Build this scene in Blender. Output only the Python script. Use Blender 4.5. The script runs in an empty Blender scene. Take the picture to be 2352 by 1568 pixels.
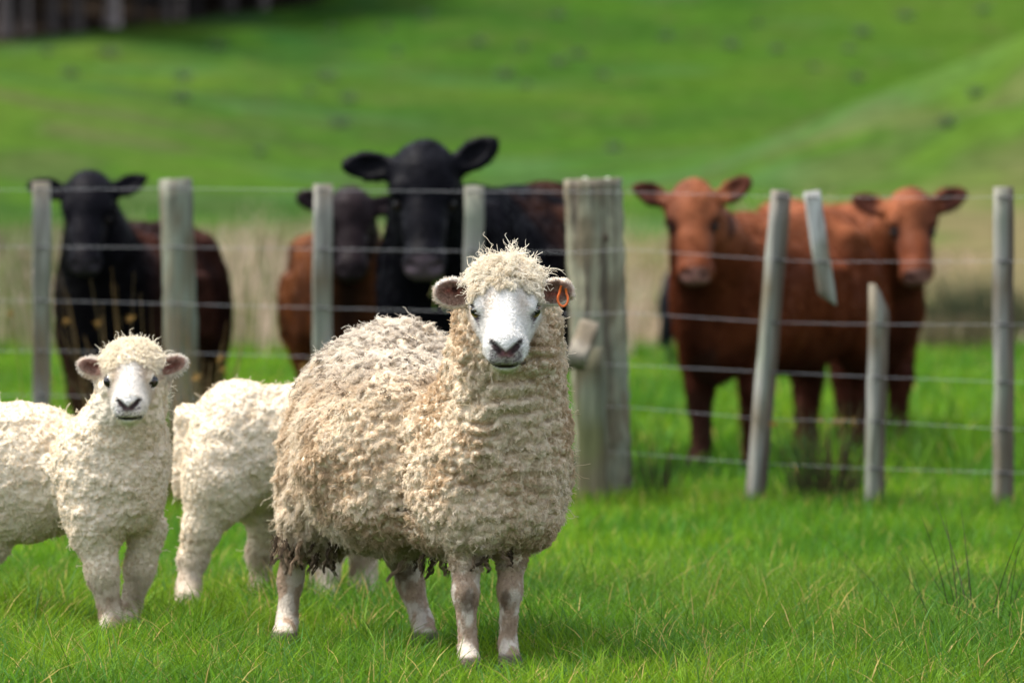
import bpy, math, random
import numpy as np
from mathutils import Vector, Matrix

random.seed(7)
RNG = np.random.default_rng(11)
scene = bpy.context.scene
COL = scene.collection
R = math.radians

# ------------------------------------------------------------------ camera, sky, sun, exposure
CAM_H = 1.06
FPX = 13067.0            # focal length in pixels of a 2352 px wide picture (200 mm on a 36 mm sensor)
HORIZON = 483.0
cam_d = bpy.data.cameras.new('camera')
cam = bpy.data.objects.new('camera', cam_d)
COL.objects.link(cam)
cam_d.lens = 200.0
cam_d.sensor_width = 36.0
cam_d.clip_start = 0.1
cam_d.clip_end = 3000.0
cam.location = (0, 0, CAM_H)
cam.rotation_euler = (R(90) - math.atan((784.0 - HORIZON) / FPX), 0, 0)
cam_d.dof.use_dof = True
cam_d.dof.focus_distance = 13.05
cam_d.dof.aperture_fstop = 4.6
scene.camera = cam

SUN_EL, SUN_AZ = 64.0, -80.0      # azimuth measured from +Y (away from the camera) towards +X
world = bpy.data.worlds.new("World")
scene.world = world
world.use_nodes = True
wn = world.node_tree.nodes
wl = world.node_tree.links
bgn = wn.get('Background') or wn.new('ShaderNodeBackground')
sky = wn.new('ShaderNodeTexSky')
sky.sky_type = 'NISHITA'
sky.sun_disc = False
sky.sun_elevation = R(SUN_EL)
sky.sun_rotation = R(SUN_AZ)
sky.air_density = 1.0
sky.dust_density = 3.0
sky.ozone_density = 1.0
hsv = wn.new('ShaderNodeHueSaturation')          # a cloud veil: the sky's blue is washed out
hsv.inputs['Saturation'].default_value = 0.45
wl.new(sky.outputs[0], hsv.inputs['Color'])
wl.new(hsv.outputs[0], bgn.inputs[0])
bgn.inputs[1].default_value = 0.092

sun_d = bpy.data.lights.new('sun', 'SUN')
sun_d.energy = 1.3
sun_d.angle = R(14)
sun_d.color = (1.0, 0.95, 0.87)
sun = bpy.data.objects.new('sun', sun_d)
COL.objects.link(sun)
sd = Vector((math.sin(R(SUN_AZ)) * math.cos(R(SUN_EL)), math.cos(R(SUN_AZ)) * math.cos(R(SUN_EL)), math.sin(R(SUN_EL))))
sun.rotation_euler = sd.to_track_quat('Z', 'Y').to_euler()
sun.location = (-6, 10, 20)

scene.view_settings.view_transform = 'Standard'
scene.view_settings.look = 'None'
scene.view_settings.exposure = 2.1
scene.view_settings.gamma = 1.0
scene.view_settings.use_curve_mapping = False
scene.render.engine = 'CYCLES'
scene.cycles.use_denoising = True
scene.cycles.max_bounces = 6
scene.cycles.diffuse_bounces = 4
scene.cycles.glossy_bounces = 2
scene.cycles.transmission_bounces = 4
scene.cycles.transparent_max_bounces = 4
scene.cycles.use_adaptive_sampling = False

# ------------------------------------------------------------------ small helpers
def PX(vx, vy, d):
    """a point of the place, read off the photograph at the distance d"""
    return np.array([(vx - 1176.0) * d / FPX, d, CAM_H - (vy - HORIZON) * d / FPX])

def hash3(ix, iy, iz, seed=0):
    h = (ix.astype(np.int64) * 374761393 + iy.astype(np.int64) * 668265263 + iz.astype(np.int64) * 2147483647 + seed * 1274126177) & 0xffffffff
    h = ((h ^ (h >> 13)) * 1274126177) & 0xffffffff
    h = (h ^ (h >> 16)) & 0xffffffff
    return h.astype(np.float64) / 4294967295.0

def noise3(p, freq=1.0, seed=0):
    q = np.asarray(p, float) * freq
    i = np.floor(q).astype(np.int64)
    f = q - i
    f = f * f * (3 - 2 * f)
    out = 0
    for dx in (0, 1):
        wx = f[..., 0] if dx else 1 - f[..., 0]
        for dy in (0, 1):
            wy = f[..., 1] if dy else 1 - f[..., 1]
            for dz in (0, 1):
                wz = f[..., 2] if dz else 1 - f[..., 2]
                out = out + wx * wy * wz * hash3(i[..., 0] + dx, i[..., 1] + dy, i[..., 2] + dz, seed)
    return out

def fbm(p, freq=1.0, seed=0, octv=3):
    s = 0; a = 0.5; t = 0
    for o in range(octv):
        s = s + a * noise3(p, freq * 2 ** o, seed + o * 17); t += a; a *= 0.5
    return s / t

def cells(p, size, seed=0):
    """distance to the nearest point of a jittered grid, in cells (rounded nubs)"""
    q = p / size; i = np.floor(q).astype(np.int64); best = np.full(len(p), 9.0)
    for dx in (-1, 0, 1):
        for dy in (-1, 0, 1):
            for dz in (-1, 0, 1):
                a, b, c = i[:, 0] + dx, i[:, 1] + dy, i[:, 2] + dz
                d = (a + hash3(a, b, c, seed) - q[:, 0]) ** 2 + (b + hash3(a, b, c, seed + 5) - q[:, 1]) ** 2 + (c + hash3(a, b, c, seed + 9) - q[:, 2]) ** 2
                np.minimum(best, d, out=best)
    return np.sqrt(best)

def smooth(a, b, x):
    t = np.clip((x - a) / (b - a), 0, 1)
    return t * t * (3 - 2 * t)

def unit(v):
    v = np.asarray(v, float)
    return v / np.maximum(np.linalg.norm(v, axis=-1, keepdims=True), 1e-9)

def tag(o, label=None, cat=None, group=None, kind=None):
    if label: o['label'] = label
    if cat: o['category'] = cat
    if group: o['group'] = group
    if kind: o['kind'] = kind
    return o

def empty(name, loc, label, cat, group=None):
    o = bpy.data.objects.new(name, None)
    o.empty_display_size = 0.1
    COL.objects.link(o)
    o.location = [float(v) for v in loc]
    return tag(o, label, cat, group)

def mesh_np(name, v, tris=None, quads=None, smooth_=True):
    """a mesh straight from numpy arrays"""
    me = bpy.data.meshes.new(name)
    v = np.asarray(v, np.float32)
    loops = []; starts = []; n = 0
    if tris is not None and len(tris):
        tris = np.asarray(tris, np.int32)
        loops.append(tris.ravel()); starts.append(np.arange(len(tris)) * 3); n = len(tris) * 3
    if quads is not None and len(quads):
        quads = np.asarray(quads, np.int32)
        loops.append(quads.ravel()); starts.append(n + np.arange(len(quads)) * 4)
    loops = np.concatenate(loops).astype(np.int32); starts = np.concatenate(starts).astype(np.int32)
    me.vertices.add(len(v)); me.vertices.foreach_set('co', v.ravel())
    me.loops.add(len(loops)); me.loops.foreach_set('vertex_index', loops)
    me.polygons.add(len(starts)); me.polygons.foreach_set('loop_start', starts)
    me.update(calc_edges=True)
    if smooth_:
        me.polygons.foreach_set('use_smooth', np.ones(len(starts), bool))
    return me

def set_col(me, c, name='col'):
    a = me.attributes.new(name, 'FLOAT_COLOR', 'POINT')
    c = np.asarray(c, np.float32)
    if c.shape[-1] == 3:
        c = np.concatenate([c, np.ones(c.shape[:-1] + (1,), np.float32)], -1)
    a.data.foreach_set('color', c.ravel())

def link(name, data, mat=None, parent=None, loc=None):
    o = bpy.data.objects.new(name, data)
    COL.objects.link(o)
    if mat is not None and len(data.materials) == 0:
        data.materials.append(mat)
    if parent is not None: o.parent = parent
    if loc is not None: o.location = [float(x) for x in loc]
    return o

def curves_np(name, pts, rad, col, mat, parent=None):
    """a set of hair-like strands: pts (N,K,3), rad (N,K), col (N,K,3)"""
    N, K, _ = pts.shape
    if N == 0: return None
    hc = bpy.data.hair_curves.new(name)
    hc.add_curves([K] * N)
    hc.position_data.foreach_set('vector', np.asarray(pts, np.float32).ravel())
    ra = hc.attributes.get('radius') or hc.attributes.new('radius', 'FLOAT', 'POINT')
    ra.data.foreach_set('value', np.asarray(rad, np.float32).ravel())
    ca = hc.attributes.new('col', 'FLOAT_COLOR', 'POINT')
    c4 = np.concatenate([col, np.ones((N, K, 1))], -1).astype(np.float32)
    ca.data.foreach_set('color', c4.ravel())
    return link(name, hc, mat, parent)

# ------------------------------------------------------------------ materials
def mat_new(name):
    m = bpy.data.materials.new(name)
    m.use_nodes = True
    nt = m.node_tree
    b = nt.nodes.get('Principled BSDF')
    return m, nt, b

def col_mat(name, rough=0.8, spec=0.3, transl=0.0, bump=0.0, bump_scale=60.0, vary=0.0, vary_scale=20.0, sheen=0.0, stretch=(1, 1, 1)):
    """colour from the 'col' attribute, with fine grain"""
    m, nt, b = mat_new(name)
    N = nt.nodes; L = nt.links
    at = N.new('ShaderNodeAttribute'); at.attribute_name = 'col'
    c = at.outputs['Color']
    tc = N.new('ShaderNodeTexCoord')
    mp = N.new('ShaderNodeMapping'); mp.inputs['Scale'].default_value = stretch
    L.new(tc.outputs['Object'], mp.inputs[0])
    if vary > 0:
        nz = N.new('ShaderNodeTexNoise'); nz.inputs['Scale'].default_value = vary_scale; nz.inputs['Detail'].default_value = 4
        L.new(mp.outputs[0], nz.inputs['Vector'])
        mr = N.new('ShaderNodeMapRange'); mr.inputs[1].default_value = 0.3; mr.inputs[2].default_value = 0.7
        mr.inputs[3].default_value = 1 - vary; mr.inputs[4].default_value = 1 + vary
        L.new(nz.outputs[0], mr.inputs[0])
        mx = N.new('ShaderNodeVectorMath'); mx.operation = 'SCALE'
        L.new(c, mx.inputs[0]); L.new(mr.outputs[0], mx.inputs['Scale'])
        c = mx.outputs[0]
    L.new(c, b.inputs['Base Color'])
    b.inputs['Roughness'].default_value = rough
    b.inputs['Specular IOR Level'].default_value = spec
    if sheen: b.inputs['Sheen Weight'].default_value = sheen
    if bump > 0:
        nz2 = N.new('ShaderNodeTexNoise'); nz2.inputs['Scale'].default_value = bump_scale; nz2.inputs['Detail'].default_value = 5
        L.new(mp.outputs[0], nz2.inputs['Vector'])
        bm = N.new('ShaderNodeBump'); bm.inputs['Strength'].default_value = bump; bm.inputs['Distance'].default_value = 0.01
        L.new(nz2.outputs[0], bm.inputs['Height']); L.new(bm.outputs[0], b.inputs['Normal'])
    if transl > 0:
        tr = N.new('ShaderNodeBsdfTranslucent'); L.new(c, tr.inputs[0])
        mix = N.new('ShaderNodeMixShader'); mix.inputs[0].default_value = transl
        out = N.get('Material Output')
        L.new(b.outputs[0], mix.inputs[1]); L.new(tr.outputs[0], mix.inputs[2]); L.new(mix.outputs[0], out.inputs[0])
    return m

M_WOOL = col_mat('wool', 1.0, 0.03, 0.30)
M_WOOLBASE = col_mat('sheep_skin', 0.85, 0.15, 0, 0.5, 160, 0.12, 50)
M_HIDE = col_mat('cattle_hide', 0.50, 0.04, 0, 0.35, 70, 0.35, 9)
M_EYE = col_mat('eye_gloss', 0.08, 0.6)
M_EYE_DULL = col_mat('cattle_eye', 0.35, 0.12)
M_GRASS = col_mat('grass_blades', 0.55, 0.12, 0.46)
M_RUSH = col_mat('rush_stems', 0.7, 0.2, 0.2)
M_WOOD = col_mat('weathered_wood', 0.85, 0.2, 0, 0.6, 40, 0.28, 14, stretch=(3, 3, 0.22))
M_BARK = col_mat('pine_bark', 0.95, 0.1, 0, 0.9, 12, 0.3, 6)
M_NEEDLE = col_mat('pine_needles', 0.8, 0.1, 0.1)

def plain_mat(name, c, rough=0.5, metal=0.0, spec=0.5):
    m, nt, b = mat_new(name)
    N = nt.nodes; L = nt.links
    tc = N.new('ShaderNodeTexCoord')
    nz = N.new('ShaderNodeTexNoise'); nz.inputs['Scale'].default_value = 120
    L.new(tc.outputs['Object'], nz.inputs['Vector'])
    rp = N.new('ShaderNodeValToRGB')
    rp.color_ramp.elements[0].position = 0.3; rp.color_ramp.elements[1].position = 0.7
    rp.color_ramp.elements[0].color = (*[x * 0.8 for x in c], 1); rp.color_ramp.elements[1].color = (*[min(1, x * 1.15) for x in c], 1)
    L.new(nz.outputs[0], rp.inputs[0]); L.new(rp.outputs[0], b.inputs['Base Color'])
    b.inputs['Roughness'].default_value = rough; b.inputs['Metallic'].default_value = metal
    b.inputs['Specular IOR Level'].default_value = spec
    return m

M_WIRE = plain_mat('galvanised_wire', (0.27, 0.28, 0.30), 0.5, 0.3)
M_STAPLE = plain_mat('rusty_staple', (0.07, 0.07, 0.075), 0.6, 0.5)
M_TAG = plain_mat('orange_plastic', (0.80, 0.16, 0.03), 0.35)

# ------------------------------------------------------------------ the ground
_yy = np.array([-40, 0, 38, 60, 75, 90, 100, 112, 125, 140, 170, 220, 400, 900.])
_zz = np.array([0, 0, 0, .05, .75, 1.42, 2.0, 3.3, 4.85, 7.2, 12.5, 20, 36, 60.])
def ground_z(x, y):
    x = np.asarray(x, float); y = np.asarray(y, float)
    # smoothed profile
    z = sum(np.interp(y + o, _yy, _zz) for o in (-6, -3, 0, 3, 6)) / 5.0
    z = np.where(y < 32, 0.0, z)
    z = z - .022 - .024 * smooth(14.0, 20.0, y) * (1 - smooth(40, 60, y))
    z = z + 1.5 * np.exp(-.5 * ((x + 11.5) / 5.0) ** 2 - .5 * ((y - 96) / 9) ** 2)
    z = z + 4.3 * np.exp(-.5 * ((x - 13.0) / 5.3) ** 2 - .5 * ((y - 83) / 8) ** 2)
    z = z + 3.0 * np.exp(-.5 * ((x + 40) / 14.0) ** 2 - .5 * ((y - 120) / 25) ** 2)
    p = np.stack([x, y, np.zeros_like(x)], -1)
    z = z + 1.1 * (fbm(p, .40, 13, 3) - .5) * np.exp(-.5 * ((x - 9.0) / 5.5) ** 2 - .5 * ((y - 80) / 9) ** 2)
    rough = smooth(30, 60, y)
    z = z + rough * (fbm(p, 0.11, 3) - 0.5) * 0.5 + smooth(80, 110, y) * (fbm(p, 0.35, 5) - .5) * .35
    z = z + (fbm(p, 0.9, 9) - 0.5) * 0.02 * smooth(16, 22, y)
    return z

def ground_hit(vx, vy, d0=16.0, d1=400.0):
    ds = np.linspace(d0, d1, 6000)
    xs = (vx - 1176.0) * ds / FPX
    zs = CAM_H - (vy - HORIZON) * ds / FPX
    g = ground_z(xs, ds)
    k = np.argmax(zs <= g)
    return np.array([xs[k], ds[k], g[k]])

_rv = np.linspace(-400, 740, 24)
_rd = np.array([ground_hit(a, 103 - a * .126, 70)[1] for a in _rv])
def row_d(vx):
    """distance of the edge of the pine wood, which climbs over the hilltop"""
    return np.interp(vx, np.append(_rv, [900, 1500]), np.append(_rd, [_rd[-1] + 25, _rd[-1] + 200]))

def build_ground():
    def axis(segs):
        return np.unique(np.concatenate([np.linspace(a, b, n) for a, b, n in segs]))
    xs = axis([(-900, -60, 24), (-60, -18, 40), (-18, 18, 140), (18, 60, 40), (60, 900, 24)])
    ys = axis([(-60, 8, 12), (8, 45, 90), (45, 160, 230), (160, 260, 50), (260, 900, 30)])
    X, Y = np.meshgrid(xs, ys, indexing='ij')
    Z = ground_z(X, Y)
    v = np.stack([X, Y, Z], -1).reshape(-1, 3)
    nx, ny = len(xs), len(ys)
    a = (np.arange(nx - 1)[:, None] * ny + np.arange(ny - 1)[None]).ravel()
    q = np.stack([a, a + ny, a + ny + 1, a + 1], -1)
    me = mesh_np('ground', v, quads=q)
    # colour: kinds of cover (sward, brown rough pasture, needle litter under the pines)
    p = v.copy(); p[:, 2] = 0
    n1 = fbm(p, 0.10, 21, 4); n2 = fbm(p, 0.45, 33, 4); n3 = fbm(p, 1.7, 44, 2)
    green = np.array([.029, .072, .009]); deep = np.array([.015, .046, .010]); yel = np.array([.052, .088, .012]); brown = np.array([.12, .095, .05])
    blue = np.array([.034, .080, .028])
    c = green[None] * np.ones((len(v), 1))
    t = smooth(.42, .60, n2)[:, None] * .9; c = c * (1 - t) + deep * t
    t = (smooth(.52, .66, fbm(v * np.array([1, .6, 1.6]), .8, 91, 3)) * .45 * smooth(60, 80, v[:, 1]))[:, None]; c = c * (1 - t) + deep * .8 * t
    t = (smooth(.50, .72, n1) * .8)[:, None]; c = c * (1 - t) + yel * t
    t = (smooth(.56, .75, fbm(p, .3, 77, 3)) * .7)[:, None]; c = c * (1 - t) + blue * t
    far = (smooth(92, 104, v[:, 1]) * smooth(-6, 2, v[:, 0]) * .55)[:, None]; c = c * (1 - far) + np.array([.028, .064, .007]) * far
    kn = np.clip(np.exp(-.5 * ((v[:, 0] - 12) / 6) ** 2 - .5 * ((v[:, 1] - 80) / 12) ** 2) + .8 * np.exp(-.5 * ((v[:, 0] + 10) / 5) ** 2 - .5 * ((v[:, 1] - 93) / 8) ** 2), 0, 1)[:, None]
    km = kn * (.55 + .45 * smooth(.62, .40, n2))[:, None]; c = c * (1 - km * .85) + yel * 1.12 * km * .85
    t = (smooth(.55, .78, n3) * .22 * smooth(60, 90, v[:, 1]))[:, None]; c = c * (1 - t) + brown * .6 * t
    t = (kn[:, 0] * smooth(.5, .66, n2) * .42)[:, None]; c = c * (1 - t) + brown * t
    # rough band under the rushes
    band = smooth(39, 42, v[:, 1] + 3 * (n1 - .5)) * (1 - smooth(66, 76, v[:, 1] + 14 * (n1 - .5)))
    t = (band * smooth(.3, .5, n2) * .85)[:, None]; c = c * (1 - t) + brown * t
    # needle litter
    vxs = 1176 + v[:, 0] / np.maximum(v[:, 1], 1) * FPX
    fl = smooth(-.6, .6, v[:, 1] - row_d(vxs) - .8 * (n3 - .5)) * (v[:, 1] > 60)
    litter = np.array([.016, .012, .009]); c = c * (1 - fl[:, None]) + litter * fl[:, None]
    near = (1 - smooth(34, 40, v[:, 1]))[:, None]
    soil = np.array([.022, .035, .010]); c = c * (1 - near) + soil * near
    set_col(me, c)
    m = col_mat('pasture', 1.0, 0.0, 0, 0.5, 6, 0.25, 3.0)
    tag(link('ground', me, m), kind='structure')
build_ground()

# ------------------------------------------------------------------ shapes from distance fields
class Field:
    """Implicit body: round cones and ellipsoids melted together, then meshed with surface nets."""
    def __init__(s, lo, hi, h):
        s.lo = np.array(lo, float); s.h = h
        s.n = np.ceil((np.array(hi, float) - s.lo) / h).astype(int) + 1
        s.f = np.full(tuple(s.n), 10.0, np.float32)
    def _sub(s, lo, hi):
        a = np.clip(np.floor((lo - s.lo) / s.h).astype(int), 0, s.n - 1)
        b = np.clip(np.ceil((hi - s.lo) / s.h).astype(int) + 1, 1, s.n)
        if np.any(b <= a): return None, None
        g = np.meshgrid(*[s.lo[i] + s.h * np.arange(a[i], b[i]) for i in range(3)], indexing='ij')
        return tuple(slice(a[i], b[i]) for i in range(3)), np.stack(g, -1)
    def _mix(s, sl, d, k, op):
        d = d.astype(np.float32)
        f = s.f[sl]
        if op == '+':
            hh = np.clip(0.5 + 0.5 * (f - d) / k, 0, 1)
            s.f[sl] = f * (1 - hh) + d * hh - k * hh * (1 - hh)
        else:
            d = -d
            hh = np.clip(0.5 - 0.5 * (f - d) / k, 0, 1)
            s.f[sl] = f * (1 - hh) + d * hh + k * hh * (1 - hh)
    def cone(s, a, b, r1, r2, k=0.03, op='+'):
        a = np.asarray(a, float); b = np.asarray(b, float)
        m = max(r1, r2) + 2.0 * k + 3 * s.h
        sl, p = s._sub(np.minimum(a, b) - m, np.maximum(a, b) + m)
        if sl is None: return
        ab = b - a
        t = np.clip(((p - a) @ ab) / max(ab @ ab, 1e-9), 0, 1)
        d = np.linalg.norm(p - a - t[..., None] * ab, axis=-1) - (r1 + (r2 - r1) * t)
        s._mix(sl, d, k, op)
    def chain(s, pts, k=0.03):
        for (a, ra), (b, rb) in zip(pts[:-1], pts[1:]):
            s.cone(a, b, ra, rb, k)
    def ell(s, c, r, k=0.03, op='+', rot=None):
        c = np.asarray(c, float); r = np.asarray(r, float) * np.ones(3)
        m = r.max() + 2.0 * k + 3 * s.h
        sl, p = s._sub(c - m, c + m)
        if sl is None: return
        q = p - c
        if rot is not None: q = q @ np.asarray(rot)        # columns of rot are the axes
        k0 = np.linalg.norm(q / r, axis=-1); k1 = np.linalg.norm(q / (r * r), axis=-1)
        d = np.where(k1 > 1e-6, k0 * (k0 - 1) / np.maximum(k1, 1e-6), -r.min())
        s._mix(sl, d, k, op)
    def warp(s, fn, band=.06):
        g = np.meshgrid(*[s.lo[i] + s.h * np.arange(s.n[i]) for i in range(3)], indexing='ij')
        near = np.abs(s.f) < band
        p = np.stack([a[near] for a in g], -1)
        s.f[near] += fn(p).astype(np.float32)
    def mesh(s):
        f = s.f; n = s.n
        ins = f < 0
        c = np.zeros(tuple(n - 1), np.int8)
        for dx in (0, 1):
            for dy in (0, 1):
                for dz in (0, 1):
                    c += ins[dx:n[0] - 1 + dx, dy:n[1] - 1 + dy, dz:n[2] - 1 + dz]
        act = (c > 0) & (c < 8)
        I = np.argwhere(act)
        vid = np.full(tuple(n - 1), -1, np.int32); vid[act] = np.arange(len(I))
        acc = np.zeros((len(I), 3)); cnt = np.zeros(len(I))
        corners = [(a, b, d) for a in (0, 1) for b in (0, 1) for d in (0, 1)]
        for c0 in corners:
            for ax in range(3):
                if c0[ax] == 1: continue
                c1 = list(c0); c1[ax] = 1
                i0 = I + np.array(c0); i1 = I + np.array(c1)
                f0 = f[i0[:, 0], i0[:, 1], i0[:, 2]]; f1 = f[i1[:, 0], i1[:, 1], i1[:, 2]]
                x = (f0 < 0) != (f1 < 0)
                t = f0 / np.where(x, f0 - f1, 1)
                pt = i0 + (i1 - i0) * t[:, None]
                acc[x] += pt[x]; cnt[x] += 1
        v = s.lo + s.h * acc / np.maximum(cnt, 1)[:, None]
        quads = []
        for ax in range(3):
            o1, o2 = [a for a in range(3) if a != ax]
            sl0 = [slice(None)] * 3; sl1 = [slice(None)] * 3
            sl0[ax] = slice(0, -1); sl1[ax] = slice(1, None)
            ch = ins[tuple(sl0)] != ins[tuple(sl1)]
            E = np.argwhere(ch)
            E = E[(E[:, o1] > 0) & (E[:, o2] > 0) & (E[:, o1] < n[o1] - 1) & (E[:, o2] < n[o2] - 1)]
            if not len(E): continue
            def at(d1, d2):
                q = E.copy(); q[:, o1] -= d1; q[:, o2] -= d2
                return vid[q[:, 0], q[:, 1], q[:, 2]]
            q = np.stack([at(1, 1), at(0, 1), at(0, 0), at(1, 0)], -1)
            flip = ~ins[E[:, 0], E[:, 1], E[:, 2]]
            if ax == 1: flip = ~flip
            q[flip] = q[flip][:, ::-1]
            quads.append(q)
        return v, np.concatenate(quads)

def merge(parts):
    vs, qs, n = [], [], 0
    for v, q in parts:
        vs.append(v); qs.append(q + n); n += len(v)
    return np.concatenate(vs), np.concatenate(qs)

def vnormals(v, q):
    fn = np.cross(v[q[:, 2]] - v[q[:, 0]], v[q[:, 3]] - v[q[:, 1]])
    n = np.zeros_like(v)
    for i in range(4):
        np.add.at(n, q[:, i], fn)
    return unit(n)

class Frame:
    """right-handed frame: X along the face (or body), Y to the animal's left, Z up out of it"""
    def __init__(s, o, fwd, up=(0, 0, 1), scale=1.0, roll=0.0):
        X = unit(np.asarray(fwd, float)); Y = unit(np.cross(np.asarray(up, float), X)); Z = np.cross(X, Y)
        if roll:
            c, sn = math.cos(roll), math.sin(roll)
            Y, Z = Y * c + Z * sn, Z * c - Y * sn
        s.o = np.asarray(o, float); s.A = np.stack([X, Y, Z], 1); s.k = scale
    def __call__(s, x, y, z):
        return s.o + s.A @ (np.array([x, y, z], float) * s.k)
    def inv(s, p):
        return ((p - s.o) @ s.A) / s.k
    def axes(s, e1, e2):
        a = unit(s.A @ np.asarray(e1, float)); b = s.A @ np.asarray(e2, float)
        b = unit(b - a * (a @ b)); return np.stack([a, b, np.cross(a, b)], 1)

def eye_mesh(r, iris, dark, fwd, up):
    """eyeball looking along fwd, with iris and a wide pupil"""
    nu, nv = 28, 18
    vs = []
    fwd = unit(np.array(fwd, float)); up = np.array(up, float); side = unit(np.cross(up, fwd)); up2 = np.cross(fwd, side)
    th = np.linspace(0, math.pi, nv); ph = np.linspace(0, 2 * math.pi, nu, endpoint=False)
    T, P_ = np.meshgrid(th, ph, indexing='ij')
    a = np.cos(T)[..., None] * fwd + (np.sin(T) * np.cos(P_))[..., None] * side + (np.sin(T) * np.sin(P_))[..., None] * up2
    v = (a * r).reshape(-1, 3)
    i = (np.arange(nv - 1)[:, None] * nu + np.arange(nu)[None]).ravel(); j = (np.arange(nv - 1)[:, None] * nu + (np.arange(nu)[None] + 1) % nu).ravel()
    q = np.stack([i, i + nu, j + nu, j], -1)
    me = mesh_np('eye', v, quads=q)
    sx = (np.sin(T) * np.cos(P_)).ravel(); sy = (np.sin(T) * np.sin(P_)).ravel(); ct = np.cos(T).ravel()
    c = np.ones((len(v), 3)) * np.array(dark)
    c[(ct > 0.55)] = iris
    c[sy > .34] = np.array(dark) * .6  # shade of the upper lid, painted onto the eyeball
    c[(np.abs(sx) < .55) & (np.abs(sy) < .30) & (ct > .4)] = (.004, .004, .005)
    set_col(me, c)
    return me

def finish_animal(root, base, v, q, col, mat, name='body'):
    me = mesh_np(name, v - base, quads=q)
    set_col(me, col)
    return link(name, me, mat, root)

# ------------------------------------------------------------------ wool
CAM = np.array([0, 0, CAM_H])
def tri_sample(v, q, w, n):
    """n random points on the quads, weighted by area * w (per vertex)"""
    t = np.concatenate([q[:, [0, 1, 2]], q[:, [0, 2, 3]]])
    a = np.linalg.norm(np.cross(v[t[:, 1]] - v[t[:, 0]], v[t[:, 2]] - v[t[:, 0]]), axis=1) * w[t].mean(1)
    cs = np.cumsum(a); k = np.searchsorted(cs, RNG.random(n) * cs[-1])
    k = np.clip(k, 0, len(t) - 1)
    u = RNG.random((n, 2)); fl = u.sum(1) > 1; u[fl] = 1 - u[fl]
    b = np.stack([1 - u.sum(1), u[:, 0], u[:, 1]], 1)
    return t[k], b, cs[-1] * .5

def thin(p, s):
    """keep one point per cell of a jittered grid, then drop those too close"""
    key = np.floor(p / s).astype(np.int64)
    _, i = np.unique(key, axis=0, return_index=True)
    i = np.sort(i)
    p2 = p[i]
    # relax the closest pairs by a second, shifted grid
    key = np.floor(p2 / (s * .8) + .5).astype(np.int64)
    _, j = np.unique(key, axis=0, return_index=True)
    return i[np.sort(j)]

def wool(root, base, v, q, nrm, dens, spacing, per, length, droop, clump, curl, waves, r_root, r_tip, colfn, name='fleece', K=7, frizz=.2, dome=.5, comb=None, backcull=.7, fly=0.0):
    """locks of wool: each lock is a bundle of strands drawn together at its rounded tip.
       dens, length, droop are per-vertex arrays"""
    area_n = int(60 / (spacing * 100) ** 2 * 20000)
    tr, b, area = tri_sample(v, q, (dens > .02).astype(float), max(4000, int(6.0 * 2.2 / spacing ** 2)))
    P = (v[tr] * b[..., None]).sum(1)
    keep = thin(P, spacing)
    tr, b, P = tr[keep], b[keep], P[keep]
    def att(a): return (a[tr] * (b if a.ndim == 1 else b[..., None])).sum(1)
    n = unit(att(nrm)); de = att(dens); Ln = att(length); dr = att(droop)
    view = unit(CAM - P); facing = (n * view).sum(1)
    ok = (RNG.random(len(P)) < de) & ((facing > -.4) | (RNG.random(len(P)) > backcull))
    P, n, Ln, dr = P[ok], n[ok], Ln[ok], dr[ok]
    M = len(P)
    g = np.array([0, 0, -1.0])
    td = g - n * (n @ g)[:, None]
    if comb is not None:
        cb = comb(P); td = td + cb - n * (n * cb).sum(1)[:, None]
    tl = np.linalg.norm(td, axis=1, keepdims=True)
    td = np.where(tl > .15, td / np.maximum(tl, .15), td)
    rv = RNG.normal(size=(M, 3)); rv -= n * (n * rv).sum(1)[:, None]; rv = unit(rv)
    td = td + rv * .35
    e1 = unit(np.cross(n, rv)); e2 = rv
    Ll = Ln * (.7 + .6 * RNG.random(M))
    size = spacing * (.50 + .18 * RNG.random(M))
    ph = RNG.random(M) * 6.283; wv = waves * (.75 + .5 * RNG.random(M)); cu = curl * (.6 + .8 * RNG.random(M))
    # strands
    li = np.repeat(np.arange(M), per)
    N = len(li)
    rr = np.sqrt(RNG.random(N)); aa = RNG.random(N) * 6.283
    off = (e1[li] * np.cos(aa)[:, None] + e2[li] * np.sin(aa)[:, None]) * (rr * size[li])[:, None]
    t = np.linspace(0, 1, K)[None, :, None]
    Ls = (Ll[li] * (1 - dome * rr ** 2) * (.85 + .3 * RNG.random(N)))[:, None, None]
    d = dr[li][:, None, None]
    nn = n[li][:, None]; tt = td[li][:, None]
    ax = P[li][:, None] - nn * .004 + nn * Ls * (t - .55 * d * t * t) + tt * Ls * (d * (.25 * t + .75 * t * t))
    cl = 1 - clump * t ** .9 * .8
    pos = ax + off[:, None] * cl
    wph = ph[li][:, None, None] + t * (wv[li][:, None, None] * 6.283) + (RNG.normal(size=N) * frizz)[:, None, None]
    amp = cu[li][:, None, None] * np.minimum(t * 2.2, 1)
    pos = pos + (e1[li][:, None] * np.cos(wph) + e2[li][:, None] * np.sin(wph)) * amp
    pos = pos + np.cumsum(RNG.normal(size=(N, K, 3)) * (frizz * .0028), axis=1) * t
    if fly > 0:
        fl = RNG.random(N) < fly
        pos[fl] += (np.cumsum(RNG.normal(size=(fl.sum(), K, 3)), 1) * .0035 + nn[fl] * .012) * t
    lockv = RNG.random(M)
    c = colfn(P, n, lockv)                      # (root colour, tip colour) per lock
    tt1 = np.linspace(0, 1, K)[None, :, None]
    col = c[0][li][:, None] * (1 - tt1) + c[1][li][:, None] * tt1
    col = col * (.9 + .2 * RNG.random(N))[:, None, None]
    rad = (r_root + (r_tip - r_root) * np.linspace(0, 1, K)[None]) * (.8 + .4 * RNG.random(N))[:, None]
    return curves_np(name, pos - base, rad, np.clip(col, 0, 1), M_WOOL, root)

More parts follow.
